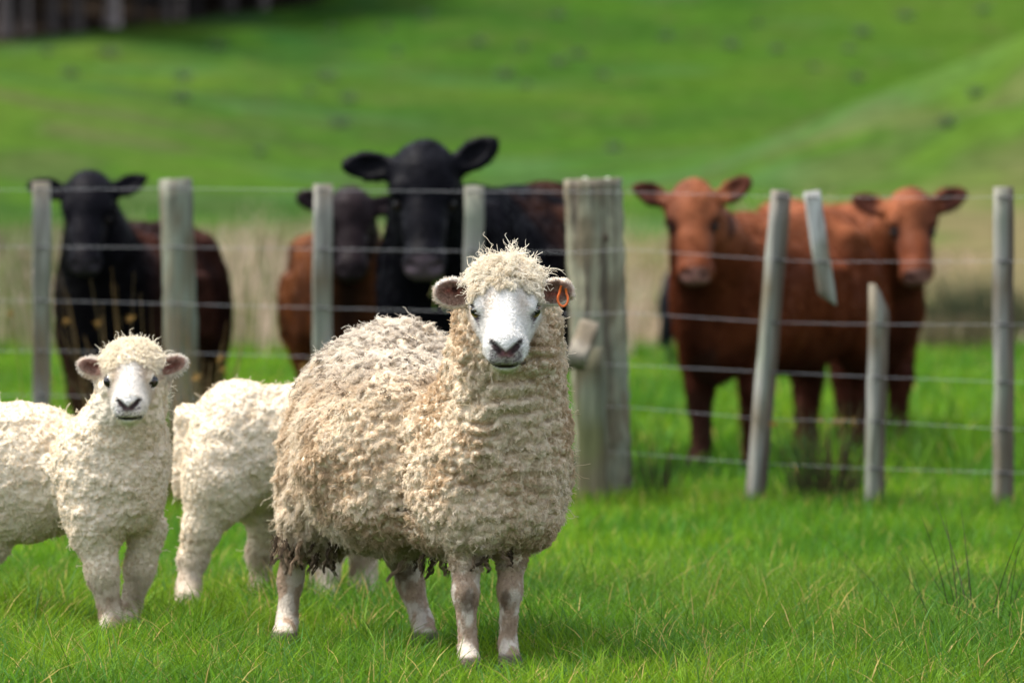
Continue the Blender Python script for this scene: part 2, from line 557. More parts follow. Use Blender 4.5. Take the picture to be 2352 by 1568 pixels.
def fur(root, base, v, q, nrm, dens, n, length, lay, flow, colv, rad=.0006, name='short_hair', K=4):
    """short hair lying along flow (per-vertex direction)"""
    tr, b, _ = tri_sample(v, q, dens, n)
    P = (v[tr] * b[..., None]).sum(1); nn = unit((nrm[tr] * b[..., None]).sum(1)); fl = (flow[tr] * b[..., None]).sum(1)
    c = (colv[tr] * b[..., None]).sum(1)
    fl = fl - nn * (fl * nn).sum(1)[:, None]
    dirv = unit(nn * (1 - lay) + unit(fl) * lay + RNG.normal(size=nn.shape) * .18)
    L = length * (.6 + .8 * RNG.random(n))
    t = np.linspace(0, 1, K)[None, :, None]
    pos = P[:, None] - nn[:, None] * .001 + dirv[:, None] * L[:, None, None] * t - np.array([0, 0, 1.]) * (L[:, None, None] * .25 * t * t)
    col = np.repeat((c * (.9 + .2 * RNG.random(n))[:, None])[:, None], K, 1)
    r = rad * (1 - .6 * np.linspace(0, 1, K))[None] * np.ones((n, 1))
    return curves_np(name, pos - base, r, np.clip(col, 0, 1), M_WOOL, root)

# ------------------------------------------------------------------ sheep heads
def sheep_head(F, H, ear_l, ear_r, wide=1.0, capr=(.060, .076, .042), capc=(-.040, 0, .022), lamb=False):
    """adds a head in frame H to the field F; ears: (length direction, face direction, length, half width)"""
    k = H.k
    A = H.A
    F.ell(H(-.03, 0, -.005), np.array([.085, .076, .070]) * k, .03 * k, rot=A)
    F.ell(H(.022, 0, -.004), np.array([.055, .070, .050]) * k, .03 * k, rot=A)
    F.cone(H(.0, 0, -.004), H(.135, 0, -.022), .061 * k, .044 * k, .03 * k)
    F.cone(H(.02, 0, .030), H(.150, 0, .002), .034 * k, .027 * k, .02 * k)
    for s in (-1, 1):
        F.cone(H(-.03, s * .040, -.055), H(.10, s * .014, -.048), .040 * k, .026 * k, .03 * k)
        F.cone(H(.014, s * .058, .026), H(.054, s * .056, .020), .017 * k, .011 * k, .012 * k)     # brow
        F.cone(H(.03, s * .056, -.022), H(.075, s * .040, -.026), .014 * k, .010 * k, .02 * k)     # cheek bone
    F.ell(H(.150, 0, -.014), np.array([.036, .046, .033]) * k, .02 * k, rot=A)
    for s in (-1, 1):
        F.ell(H(.168, s * .018, -.028), np.array([.020, .023, .017]) * k, .010 * k, rot=A)
    F.ell(H(.150, 0, -.058), np.array([.026, .028, .017]) * k, .012 * k, rot=A)
    F.cone(H(.09, 0, -.056), H(.145, 0, -.060), .027 * k, .022 * k, .02 * k)
    # mouth, lip cleft, nostrils, eye sockets
    for s in (-1, 1):
        F.cone(H(.192, 0, -.045), H(.160, s * .038, -.050), .0042 * k, .0035 * k, .005 * k, '-')
        F.cone(H(.186, s * .009, -.002), H(.180, s * .021, .010), .0055 * k, .0065 * k, .005 * k, '-')
        F.cone(H(.180, s * .021, .010), H(.168, s * .032, .008), .0055 * k, .004 * k, .005 * k, '-')
        F.ell(H(.046, s * .076, .004), np.array([.024, .018, .014]) * k, .006 * k, '-', rot=A)
    F.cone(H(.190, 0, -.006), H(.192, 0, -.034), .0030 * k, .0026 * k, .005 * k, '-')
    # woolly cap
    F.ell(H(*capc), np.array(capr) * k, .03 * k, rot=A)
    for s, (ld, fd, ln, hw) in ((1, ear_l), (-1, ear_r)):
        b0 = H(-.032, s * .068, -.008)
        ax = H.axes(ld, fd)                        # columns: along, facing, across
        ld_w, fd_w = ax[:, 0], ax[:, 1]
        c = b0 + ld_w * ln * .56 * k
        F.cone(b0 - ld_w * .01 * k, b0 + ld_w * .03 * k, .017 * k, .017 * k, .02 * k)
        F.ell(c, np.array([ln * .56, .011, hw]) * k, .012 * k, rot=ax)
        F.ell(c + fd_w * .0105 * k, np.array([ln * .46, .0100, hw * .72]) * k, .004 * k, '-', rot=ax)

def head_colors(v, nrm, H, ear_l, ear_r, skin, earin, nose, lip, chin, eye_dark):
    """colours of hair and skin on a sheep's head"""
    u = H.inv(v)
    c = np.ones((len(v), 3)) * np.array(skin)
    nz = fbm(v, 120, 5, 3)[:, None]
    c = c * (.92 + .16 * nz)
    def blend(mask, colr):
        nonlocal c
        c = c * (1 - mask[:, None]) + np.array(colr) * mask[:, None]
    # brows and sides slightly cream
    blend(smooth(.02, -.02, u[:, 0]) * .35, (.60, .52, .40))
    blend(smooth(.06, .02, u[:, 0] + .5 * u[:, 2]) * smooth(.42, .6, fbm(v, 45, 25, 3)) * .55, (.62, .47, .33))
    blend(.5 * np.exp(-((u[:, 0] - .06) / .03) ** 2 - ((np.abs(u[:, 1]) - .036) / .014) ** 2), (.50, .38, .27))
    m = smooth(.158, .176, u[:, 0] + .02 * nz[:, 0] - .01) * smooth(-.044, -.038, u[:, 2]) * smooth(.004, -.004, u[:, 2]) * smooth(.042, .032, np.abs(u[:, 1]))
    blend(m * .75, lip)
    mott = smooth(.5, .62, fbm(v, 260, 15, 2)); blend(m * mott * .7, (.10, .08, .085))
    m2 = smooth(.165, .178, u[:, 0]) * np.exp(-((u[:, 2] + .006) / .010) ** 2) * smooth(.024, .012, np.abs(u[:, 1]))
    blend(m2, nose)
    for s in (-1, 1):
        a = np.array([.188, s * .011, -.001]); b_ = np.array([.168, s * .035, .013])
        ab = b_ - a; t = np.clip(((u - a) @ ab) / (ab @ ab), 0, 1); d = np.linalg.norm(u - a - t[:, None] * ab, axis=1)
        blend(smooth(.0110, .0055, d), (.035, .022, .022))
    mm = smooth(.0085, .004, np.abs(u[:, 2] + .046 + (np.abs(u[:, 1]) * .12))) * smooth(.14, .155, u[:, 0]) * smooth(.042, .034, np.abs(u[:, 1]))
    blend(mm, (.035, .025, .020))
    mc = smooth(-.052, -.062, u[:, 2]) * smooth(.085, .13, u[:, 0])
    blend(mc * .75, chin)
    for s in (-1, 1):
        e = np.array([.046, s * .066, .003]); d = np.linalg.norm((u - e) / np.array([1.35, 1, .8]), axis=1)
        blend(smooth(.0255, .017, d), eye_dark)
        # tear line
        a = np.array([.056, s * .062, -.006]); b_ = np.array([.084, s * .048, -.022])
        ab = b_ - a; t = np.clip(((u - a) @ ab) / (ab @ ab), 0, 1); d = np.linalg.norm(u - a - t[:, None] * ab, axis=1)
        blend(smooth(.008, .003, d) * .7, (.16, .11, .12))
    for s, (ld, fd, ln, hw) in ((1, ear_l), (-1, ear_r)):
        ax = H.axes(ld, fd); b0 = H(-.032, s * .068, -.008); cc = b0 + ax[:, 0] * ln * .56 * H.k
        w = (v - cc) @ ax / H.k
        e = (w[:, 0] / (ln * .50)) ** 2 + (w[:, 2] / (hw * .80)) ** 2
        m = smooth(1.12, .80, e) * smooth(.1, .45, nrm @ ax[:, 1]) * (np.abs(w[:, 1]) < .03)
        blend(m, earin)
        m3 = m * np.exp(-((w[:, 2] - .004) / (hw * .20)) ** 2) * smooth(.42, .1, np.abs(w[:, 0]) / ln)
        blend(m3 * .65, (.26, .06, .045))
    return c

def add_eyes(root, base, H, iris, r=.0175, dark=(.02, .016, .016), at=(.041, .0605, .003)):
    k = H.k
    for s in (1, -1):
        fw = H.A @ unit(np.array([.72, s * .62, .25]))
        me = eye_mesh(r * k, iris, dark, fw, H.A[:, 2])
        o = link('eye', me, M_EYE, root, H(at[0], s * at[1], at[2]) - base)

def leg_sheep(F, top, knee, fet, toe, r, k=.02, hoof=True):
    top, knee, fet, toe = [np.asarray(a, float) for a in (top, knee, fet, toe)]
    F.chain([(top, r[0]), (knee, r[1]), (fet, r[2])], k)
    F.cone(fet, toe, r[2] * 1.05, r[3], k * .8)

# ------------------------------------------------------------------ the ewe
def build_ewe():
    base = np.array([-.20, 13.6, 0.])
    root = empty('sheep', base, 'full grown ewe in thick matted cream fleece with orange ear tag facing forward', 'sheep', 'sheep standing in the paddock')
    B = Field((-.70, 12.92, -.02), (.27, 14.38, .95), .0052)
    B.ell((-.305, 13.99, .515), (.235, .27, .240), .06)
    B.ell((-.27, 13.72, .480), (.245, .32, .225), .06)
    B.ell((-.30, 14.0, .66), (.12, .22, .10), .08)
    B.ell((-.05, 13.36, .455), (.180, .22, .200), .05)
    B.ell((-.165, 13.44, .43), (.085, .17, .185), .03)
    B.ell((.045, 13.38, .43), (.075, .16, .170), .03)
    B.ell((-.05, 13.26, .36), (.14, .12, .10), .04)
    B.cone((-.02, 13.38, .56), (-.018, 13.24, .80), .150, .112, .05)
    B.cone((-.02, 13.24, .50), (-.018, 13.15, .72), .125, .105, .05)
    B.ell((-.47, 13.98, .36), (.10, .16, .16), .04)
    B.ell((-.20, 14.02, .36), (.10, .16, .15), .04)
    B.ell((-.255, 13.66, .36), (.20, .26, .12), .05)
    # folds of the neck and lumps of the fleece
    def fold_at(p):
        n = fbm(p, 7, 2, 2); n2 = fbm(p, 16, 12, 2)
        return np.abs(np.sin((p[:, 2] + .075 * (n - .5) + .030 * (n2 - .5) - .06 * np.abs(p[:, 0] + .018)) * math.pi / .037))
    def fold_w(p):
        return smooth(.38, .55, fbm(p, 11, 41, 2)) * smooth(.44, .54, p[:, 2]) * (1 - smooth(.735, .78, p[:, 2])) * smooth(.05, -.06, p[:, 1] - 13.25) * smooth(.15, .09, np.abs(p[:, 0] + .018))
    def wr(p):
        a = -fold_w(p) * .024 * (fold_at(p) - .6)
        a = a - (fbm(p, 14, 8, 2) - .5) * .035
        return a - (fbm(p, 5.0, 18, 2) - .5) * .03
    B.warp(wr)
    def nubs(p):
        fr = smooth(.05, -.12, p[:, 1] - (13.42 + .35 * np.abs(p[:, 0] + .02)))
        up = smooth(.24, .30, p[:, 2])
        wob = (fbm(p, 12, 51, 2) - .5)[:, None] * .02
        a = cells((p + wob) * np.array([.9, 1, 1.25]), .0235, 3); b = cells((p + wob) * np.array([1.1, 1, .72]), .0230, 4)
        da = .0155 * (1 - np.minimum(a / .72, 1) ** 2); db = .0125 * (1 - np.minimum(b / .72, 1) ** 2)
        return -(da * fr + db * (1 - fr)) * up
    B.warp(nubs, .026)
    # legs
    leg_sheep(B, (.0, 13.32, .32), (-.004, 13.29, .178), (-.010, 13.30, .062), (-.004, 13.265, .020), (.048, .0255, .0185, .0285))
    B.ell((-.006, 13.288, .170), (.026, .026, .034), .01)
    leg_sheep(B, (-.105, 13.28, .32), (-.108, 13.235, .172), (-.103, 13.235, .060), (-.100, 13.195, .020), (.050, .027, .0195, .030))
    B.ell((-.107, 13.232, .168), (.0275, .027, .036), .01)
    B.chain([((-.49, 14.0, .34), .075), ((-.535, 14.03, .225), .036), ((-.548, 14.06, .15), .029), ((-.556, 14.04, .06), .023), ((-.562, 13.99, .02), .034)], .02)
    B.chain([((-.23, 14.0, .34), .075), ((-.275, 14.03, .215), .038), ((-.250, 14.06, .14), .030), ((-.222, 14.03, .06), .024), ((-.213, 13.98, .02), .034)], .02)
    bv, bq = B.mesh(); bv[:, 2] -= .014 * smooth(.20, .03, bv[:, 2])
    H = Frame((-.0155, 13.045, .853), (0.01, -math.cos(R(36)), -math.sin(R(36))), scale=1.03)
    ear_l = ((-.10, 1, .10), (.8, .10, .55), .078, .032)
    ear_r = ((-.10, -1, .02), (.8, -.10, .55), .084, .036)
    F = Field((-.22, 12.80, .66), (.19, 13.24, 1.0), .0030)
    F.cone((-.018, 13.22, .79), H(-.04, 0, -.01), .085, .06, .03)
    sheep_head(F, H, ear_l, ear_r)
    # the tip of the left ear folds over
    tip = H(-.032, .068, -.008) + H.axes(*ear_l[:2])[:, 0] * .078 * 1.03
    F.cone(tip + np.array([-.012, -.006, .016]), tip + np.array([.006, -.010, -.012]), .010, .006, .008)
    hv, hq = F.mesh()
    hn = vnormals(hv, hq); bn = vnormals(bv, bq)
    hc = head_colors(hv, hn, H, ear_l, ear_r, (.71, .69, .65), (.22, .135, .10), (.20, .085, .085), (.28, .24, .23), (.50, .47, .22), (.030, .024, .026))
    # spot inside the right ear
    e = H(-.032, -.068, -.008) + H.axes(*ear_r[:2])[:, 0] * .045 * 1.03
    m = smooth(.011, .005, np.linalg.norm(hv - (e + np.array([0, 0, .008])), axis=1))[:, None]; hc = hc * (1 - m) + np.array([.05, .02, .015]) * m
    # body colours: wool base above, dirty white leg hair below
    low = smooth(.26, .21, bv[:, 2])
    wool_c = np.array([.60, .50, .36])
    leg_c = np.array([.54, .47, .39]) * np.ones((len(bv), 1))
    dirt = smooth(.42, .58, fbm(bv * np.array([1, 1, .6]), 40, 6, 4))[:, None] * .85
    leg_c = leg_c * (1 - dirt) + np.array([.30, .20, .13]) * dirt
    for cx, cy, cz, rx, rz in ((-.098, 13.20, .150, .020, .034), (-.014, 13.262, .150, .014, .024), (-.555, 14.02, .20, .012, .05), (-.27, 14.0, .17, .03, .05)):
        m = (smooth(1.25, .7, np.sqrt(((bv[:, 0] - cx) / rx) ** 2 + ((bv[:, 2] - cz) / rz) ** 2 + ((bv[:, 1] - cy) / .05) ** 2)) * .85)[:, None]
        m = m * (.35 + .65 * smooth(.35, .6, fbm(bv, 60, 31, 2)))[:, None]; leg_c = leg_c * (1 - m) + np.array([.11, .07, .045]) * m
    hoof = smooth(.030, .020, bv[:, 2])[:, None]
    leg_c = leg_c * (1 - hoof) + np.array([.13, .10, .08]) * hoof
    bc = wool_c * (1 - low[:, None]) + leg_c * low[:, None]
    v, q = merge([(bv, bq), (hv, hq)])
    nrm = np.concatenate([bn, hn]); colr = np.concatenate([bc, hc])
    finish_animal(root, base, v, q, colr, M_WOOLBASE)
    add_eyes(root, base, H, (.20, .135, .035))
    # ---- fleece on the body
    legaxis = bv[:, 2] < .235
    dens = np.where(bv[:, 2] > .225, 1.0, 0.0)
    under = smooth(.30, .24, bv[:, 2])
    front = smooth(.05, -.12, bv[:, 1] - (13.42 + .35 * np.abs(bv[:, 0] + .02)))      # neck and chest
    u = H.inv(bv)
    face = (u[:, 0] > -.01) & (bv[:, 2] > .72)
    dens[face & (np.abs(u[:, 1]) < .06)] = 0
    length = .024 * (1 - front) + .0105 * front
    fw_ = fold_w(bv); length = length * (1 - .35 * fw_)
    dens = dens * (1 - .7 * fw_ * smooth(.5, .3, fold_at(bv)))
    length = length * (1 + .05 * under)
    droop = .80 * (1 - front) + .40 * front
    def wcol(P, n, r):
        cream = np.array([.70, .575, .415]); pale = np.array([.80, .75, .66]); tan = np.array([.50, .36, .22]); grey = np.array([.34, .29, .24])
        w = fbm(P, 11, 4, 3)[:, None]; x = r[:, None]
        c = cream * (1 - .5 * x) + pale * .5 * x
        t = smooth(.42, .66, w) * .8; c = c * (1 - t) + tan * t
        c = c * (.92 + .16 * RNG.random((len(P), 1)))
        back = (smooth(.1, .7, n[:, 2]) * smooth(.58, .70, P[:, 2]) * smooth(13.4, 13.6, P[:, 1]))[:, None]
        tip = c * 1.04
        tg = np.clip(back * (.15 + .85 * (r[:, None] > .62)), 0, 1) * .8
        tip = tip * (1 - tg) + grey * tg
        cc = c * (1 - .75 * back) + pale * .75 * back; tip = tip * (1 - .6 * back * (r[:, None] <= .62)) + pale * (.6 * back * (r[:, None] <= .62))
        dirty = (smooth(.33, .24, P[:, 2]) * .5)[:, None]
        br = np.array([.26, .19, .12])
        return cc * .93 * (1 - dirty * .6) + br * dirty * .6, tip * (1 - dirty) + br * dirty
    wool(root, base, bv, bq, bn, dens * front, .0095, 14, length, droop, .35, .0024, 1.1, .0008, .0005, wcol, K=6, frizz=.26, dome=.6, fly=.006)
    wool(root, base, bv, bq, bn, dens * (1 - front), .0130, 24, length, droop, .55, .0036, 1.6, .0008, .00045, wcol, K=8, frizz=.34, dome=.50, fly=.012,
         comb=lambda P: np.array([-.25, .5, -.2]) * np.ones((len(P), 1)))
    bk = smooth(.15, .6, bn[:, 2]) * smooth(.54, .66, bv[:, 2]) * smooth(13.35, 13.55, bv[:, 1])
    def dcol(P, n, r):
        c = np.array([.16, .13, .10]) * np.ones((len(P), 1)) * (.5 + .9 * r[:, None]); return c, c * .7
    wool(root, base, bv, bq, bn, bk * .32, .020, 3, np.full(len(bv), .030), np.full(len(bv), .75), .6, .0045, 1.4, .0007, .0005, dcol, K=7, frizz=.6, dome=.2, name='dark_wool_tips')
    # ---- cap of wool on the head
    uh = H.inv(hv)
    capm = smooth(.045, .060, np.linalg.norm((uh - np.array([-.06, 0, .0])) * np.array([1, .7, 1]), axis=1))
    front_edge = .030 + .008 * np.cos(uh[:, 1] * 60)
    cap = ((uh[:, 0] < front_edge) & (uh[:, 2] > .018) & (np.abs(uh[:, 1]) < .075)) | ((uh[:, 0] < -.045) & (np.abs(uh[:, 1]) < .085))
    ears = (np.abs(uh[:, 1]) > .080)
    cd = np.where(cap & ~ears, 1.0, 0.0)
    def hcol(P, n, r):
        c = np.array([.82, .76, .64]) * np.ones((len(P), 1)); t = (r[:, None] > .55) * .30
        c = c * (1 - t) + np.array([.62, .48, .30]) * t
        return c * .9, c * 1.05
    top = smooth(.055, .085, uh[:, 2])
    wool(root, base, hv, hq, hn, cd, .0165, 36, .022 + .006 * top, .60 - .40 * top, .40, .0050, 1.2, .0009, .0005, hcol, K=7, frizz=.4, dome=.45, fly=.05, name='topknot')
    wool(root, base, hv, hq, hn, cd * smooth(.03, .06, uh[:, 2]) * .35, .018, 10, .042 * np.ones(len(hv)), .15 * np.ones(len(hv)), .8, .006, 1.1, .0006, .0003, hcol, K=9, frizz=.8, dome=.3, fly=.3, name='loose_tuft')
    # ---- short face hair and leg hair
    fl = np.ones_like(hv) * H.A[:, 0] * -1.0
    fd = np.where(cap, 0.0, 1.0) * smooth(.178, .160, uh[:, 0])
    eyed = np.minimum(np.linalg.norm(uh - np.array([.046, .066, .003]), axis=1), np.linalg.norm(uh - np.array([.046, -.066, .003]), axis=1))
    fd = fd * smooth(.018, .026, eyed)
    fur(root, base, hv, hq, hn, fd, 26000, .008, .75, fl, hc, .00055)
    ld = low * smooth(.012, .03, bv[:, 2])
    fur(root, base, bv, bq, bn, ld, 14000, .007, .8, np.ones_like(bv) * np.array([0, 0, -1.]), bc, .0006)
    # ---- matted dark strings of wool under the hind end and between the front legs
    N = 80
    P0 = np.concatenate([np.stack([RNG.uniform(-.58, -.42, 46), RNG.uniform(13.84, 14.0, 46), RNG.uniform(.235, .27, 46)], 1),
                         np.stack([RNG.uniform(-.12, .02, 22), RNG.uniform(13.2, 13.36, 22), RNG.uniform(.25, .28, 22)], 1),
                         np.stack([RNG.uniform(-.26, -.14, 12), RNG.uniform(13.4, 13.8, 12), RNG.uniform(.23, .25, 12)], 1)])
    per = 7; li = np.repeat(np.arange(N), per); K = 8; t = np.linspace(0, 1, K)[None, :, None]
    L = RNG.uniform(.03, .085, N); L[46:] *= .7
    pos = P0[li][:, None] + RNG.normal(size=(N * per, 1, 3)) * .003 * (1 - .3 * t) + np.array([0, 0, -1.]) * L[li][:, None, None] * t + (RNG.normal(size=(N, 1, 3)) * np.array([.35, .2, 0]))[li] * L[li][:, None, None] * t ** 1.5
    ph = RNG.random(N)[li][:, None, None] * 6.28 + t * 14
    pos = pos + np.concatenate([np.cos(ph), np.sin(ph), 0 * ph], -1) * .003
    cc = np.where((RNG.random(N) < .5)[:, None], np.array([.09, .065, .045]), np.array([.26, .19, .13]))[li][:, None] * np.ones((1, K, 1))
    curves_np('matted_wool', pos - base, np.full((N * per, K), .0014) * (1 - .4 * np.linspace(0, 1, K)), cc, M_WOOL, root)
    # ---- ear tag: an orange loop through the left ear
    a = np.linspace(-1.25 * math.pi, .25 * math.pi, 26)
    ring = np.stack([.0115 * np.cos(a), np.zeros_like(a), .017 * np.sin(a)], 1)
    ring = np.concatenate([[ring[0] + np.array([.004, 0, .018])], ring, [ring[-1] + np.array([-.002, 0, .012])]])
    n = len(ring); vs = []
    tg = unit(np.gradient(ring, axis=0)); sd_ = unit(np.cross(tg, np.array([0, 1., 0])))
    for oy, os_ in ((-.0040, -.0026), (.0040, -.0026), (.0040, .0026), (-.0040, .0026)):
        vs.append(ring + sd_ * os_ + np.array([0, oy, 0]))
    vs = np.stack(vs, 1).reshape(-1, 3)
    qs = [[i * 4 + j, i * 4 + (j + 1) % 4, (i + 1) * 4 + (j + 1) % 4, (i + 1) * 4 + j] for i in range(n - 1) for j in range(4)] + [[0, 1, 2, 3], [n * 4 - 1, n * 4 - 2, n * 4 - 3, n * 4 - 4]]
    link('ear_tag', mesh_np('ear_tag', vs, quads=qs), M_TAG, root, PX(1293, 686, 13.02) - base)
build_ewe()

# ------------------------------------------------------------------ lambs
def lamb_wool(root, base, v, q, n, dens, spacing, per, L, cull=.8):
    def lcol(P, nn, r):
        c = np.array([.74, .645, .50]) * np.ones((len(P), 1)); w = fbm(P, 16, 6, 3)[:, None]
        t = smooth(.45, .72, w) * .45; c = c * (1 - t) + np.array([.58, .46, .31]) * t
        dirty = (smooth(.26, .12, P[:, 2]) * .35)[:, None]
        c = c * (1 - dirty) + np.array([.42, .33, .23]) * dirty
        return c * .9, c * 1.06
    return wool(root, base, v, q, n, dens, spacing, per, L, .22 * np.ones(len(v)), .30, .0013, 1.0, .0008, .0006, lcol, K=6, frizz=.16, dome=.9, backcull=cull, fly=.002)

def lamb_nubs(p):
    wob = (fbm(p, 16, 51, 2) - .5)[:, None] * .014
    a = cells((p + wob) * np.array([1, 1, 1.1]), .0122, 6)
    return -.0056 * (1 - np.minimum(a / .72, 1) ** 2) * smooth(.06, .14, p[:, 2])

def lamb_lumps(p):
    return -(fbm(p, 34, 8, 2) - .5) * .018 - (fbm(p, 9, 3, 2) - .5) * .010

def build_lamb_front():
    base = np.array([-1.15, 14.5, 0.])
    root = empty('lamb', base, 'white faced lamb standing side on with its body cut off by the left edge', 'lamb', 'sheep standing in the paddock')
    B = Field((-1.72, 14.2, -.02), (-.81, 14.98, .68), .0048)
    B.ell((-1.03, 14.46, .395), (.135, .15, .160), .05)
    B.ell((-1.27, 14.60, .385), (.24, .15, .178), .06)
    B.ell((-1.50, 14.72, .395), (.17, .14, .170), .06)
    B.ell((-.965, 14.42, .36), (.085, .10, .115), .04)
    B.cone((-.99, 14.43, .46), (-.962, 14.35, .60), .112, .085, .05)
    B.ell((-1.06, 14.42, .30), (.075, .10, .12), .03)
    B.warp(lamb_lumps)
    B.chain([((-1.055, 14.40, .25), .052), ((-1.038, 14.385, .150), .036), ((-1.018, 14.40, .06), .0255), ((-1.015, 14.37, .018), .031)], .02)
    B.chain([((-.930, 14.50, .25), .048), ((-.950, 14.50, .150), .033), ((-.975, 14.52, .06), .024), ((-.978, 14.49, .018), .029)], .02)
    B.chain([((-1.40, 14.66, .33), .09), ((-1.345, 14.62, .21), .05), ((-1.42, 14.66, .13), .036), ((-1.43, 14.66, .05), .028), ((-1.43, 14.63, .018), .032)], .025)
    B.chain([((-1.55, 14.80, .33), .09), ((-1.52, 14.78, .21), .05), ((-1.58, 14.8, .13), .036), ((-1.58, 14.8, .05), .028), ((-1.58, 14.77, .018), .032)], .025)
    B.warp(lamb_nubs, .022)
    bv, bq = B.mesh(); bv[:, 2] -= .012 * smooth(.20, .03, bv[:, 2])
    H = Frame((-.957, 14.31, .648), (0.0, -math.cos(R(30)), -math.sin(R(30))), scale=.83)
    ear_l = ((-.22, 1, .26), (.85, .15, .45), .092, .031)
    ear_r = ((-.16, -1, .16), (.85, -.15, .45), .092, .031)
    F = Field((-1.16, 14.08, .49), (-.76, 14.50, .78), .0032)
    F.cone((-.965, 14.40, .58), H(-.05, 0, -.02), .085, .075, .04)
    sheep_head(F, H, ear_l, ear_r, capr=(.072, .082, .046), capc=(-.04, 0, .026), lamb=True)
    for s in (-1, 1):
        F.ell(H(-.042, s * .056, -.048), np.array([.050, .042, .058]) * .83, .03)
    hv, hq = F.mesh()
    bn = vnormals(bv, bq); hn = vnormals(hv, hq)
    hc = head_colors(hv, hn, H, ear_l, ear_r, (.80, .77, .72), (.40, .25, .20), (.10, .06, .06), (.72, .64, .62), (.66, .66, .40), (.025, .018, .02))
    uc = H.inv(hv); m = (smooth(.032, .050, np.abs(uc[:, 1])) * smooth(.11, .06, uc[:, 0]) * (np.abs(uc[:, 1]) < .078) * .75)[:, None]
    m = m * smooth(.020, .030, np.minimum(np.linalg.norm(uc - np.array([.05, .066, .0]), axis=1), np.linalg.norm(uc - np.array([.05, -.066, .0]), axis=1)))[:, None]
    hc = hc * (1 - m) + np.array([.68, .57, .42]) * m
    low = smooth(.16, .08, bv[:, 2])
    bc = np.array([.70, .61, .48]) * (1 - low[:, None]) + np.array([.56, .47, .37]) * low[:, None]
    d = smooth(.46, .62, fbm(bv, 26, 9, 3))[:, None] * low[:, None] * .7
    bc = bc * (1 - d) + np.array([.28, .19, .12]) * d
    v, q = merge([(bv, bq), (hv, hq)])
    finish_animal(root, base, v, q, np.concatenate([bc, hc]), M_WOOLBASE)
    add_eyes(root, base, H, (.03, .02, .014), .0200, at=(.046, .0635, .003))
    dens = smooth(.10, .16, bv[:, 2])
    ub = H.inv(bv); dens[(ub[:, 0] > .0) & (bv[:, 2] > .52)] = 0
    L = np.full(len(bv), .0072)
    lamb_wool(root, base, bv, bq, bn, dens, .0075, 16, L)
    uh = H.inv(hv)
    cap = ((uh[:, 0] < .038 - .10 * np.maximum(np.abs(uh[:, 1]) - .03, 0)) & (uh[:, 2] > .020)) | (uh[:, 0] < -.05)
    cap |= (np.abs(uh[:, 1]) > .046 - .25 * (uh[:, 2] + .02)) & (uh[:, 0] < .045) & (uh[:, 2] < -.016)
    cap &= np.abs(uh[:, 1]) < .100
    def hcol(P, n, r):
        c = np.array([.80, .73, .59]) * (.9 + .2 * r[:, None]); return c * .88, c * 1.05
    e0 = np.minimum(np.linalg.norm(uh - np.array([.046, .066, .003]), axis=1), np.linalg.norm(uh - np.array([.046, -.066, .003]), axis=1))
    cap &= e0 > .026
    wool(root, base, hv, hq, hn, cap * 1.0, .0085, 12, np.full(len(hv), .014), np.full(len(hv), .35), .5, .0022, 1.2, .0007, .0004, hcol, K=6, frizz=.35, dome=.4, fly=.02, name='topknot')
    fd = np.where(cap, 0.0, 1.0) * smooth(.178, .160, uh[:, 0])
    eyed = np.minimum(np.linalg.norm(uh - np.array([.046, .066, .003]), axis=1), np.linalg.norm(uh - np.array([.046, -.066, .003]), axis=1))
    fur(root, base, hv, hq, hn, fd * smooth(.026, .034, eyed), 24000, .009, .6, np.ones_like(hv) * -H.A[:, 0], hc, .00055)
    fur(root, base, bv, bq, bn, smooth(.20, .14, bv[:, 2]) * smooth(.01, .03, bv[:, 2]), 9000, .009, .75, np.ones_like(bv) * np.array([0, 0, -1.]), bc, .0007)
build_lamb_front()

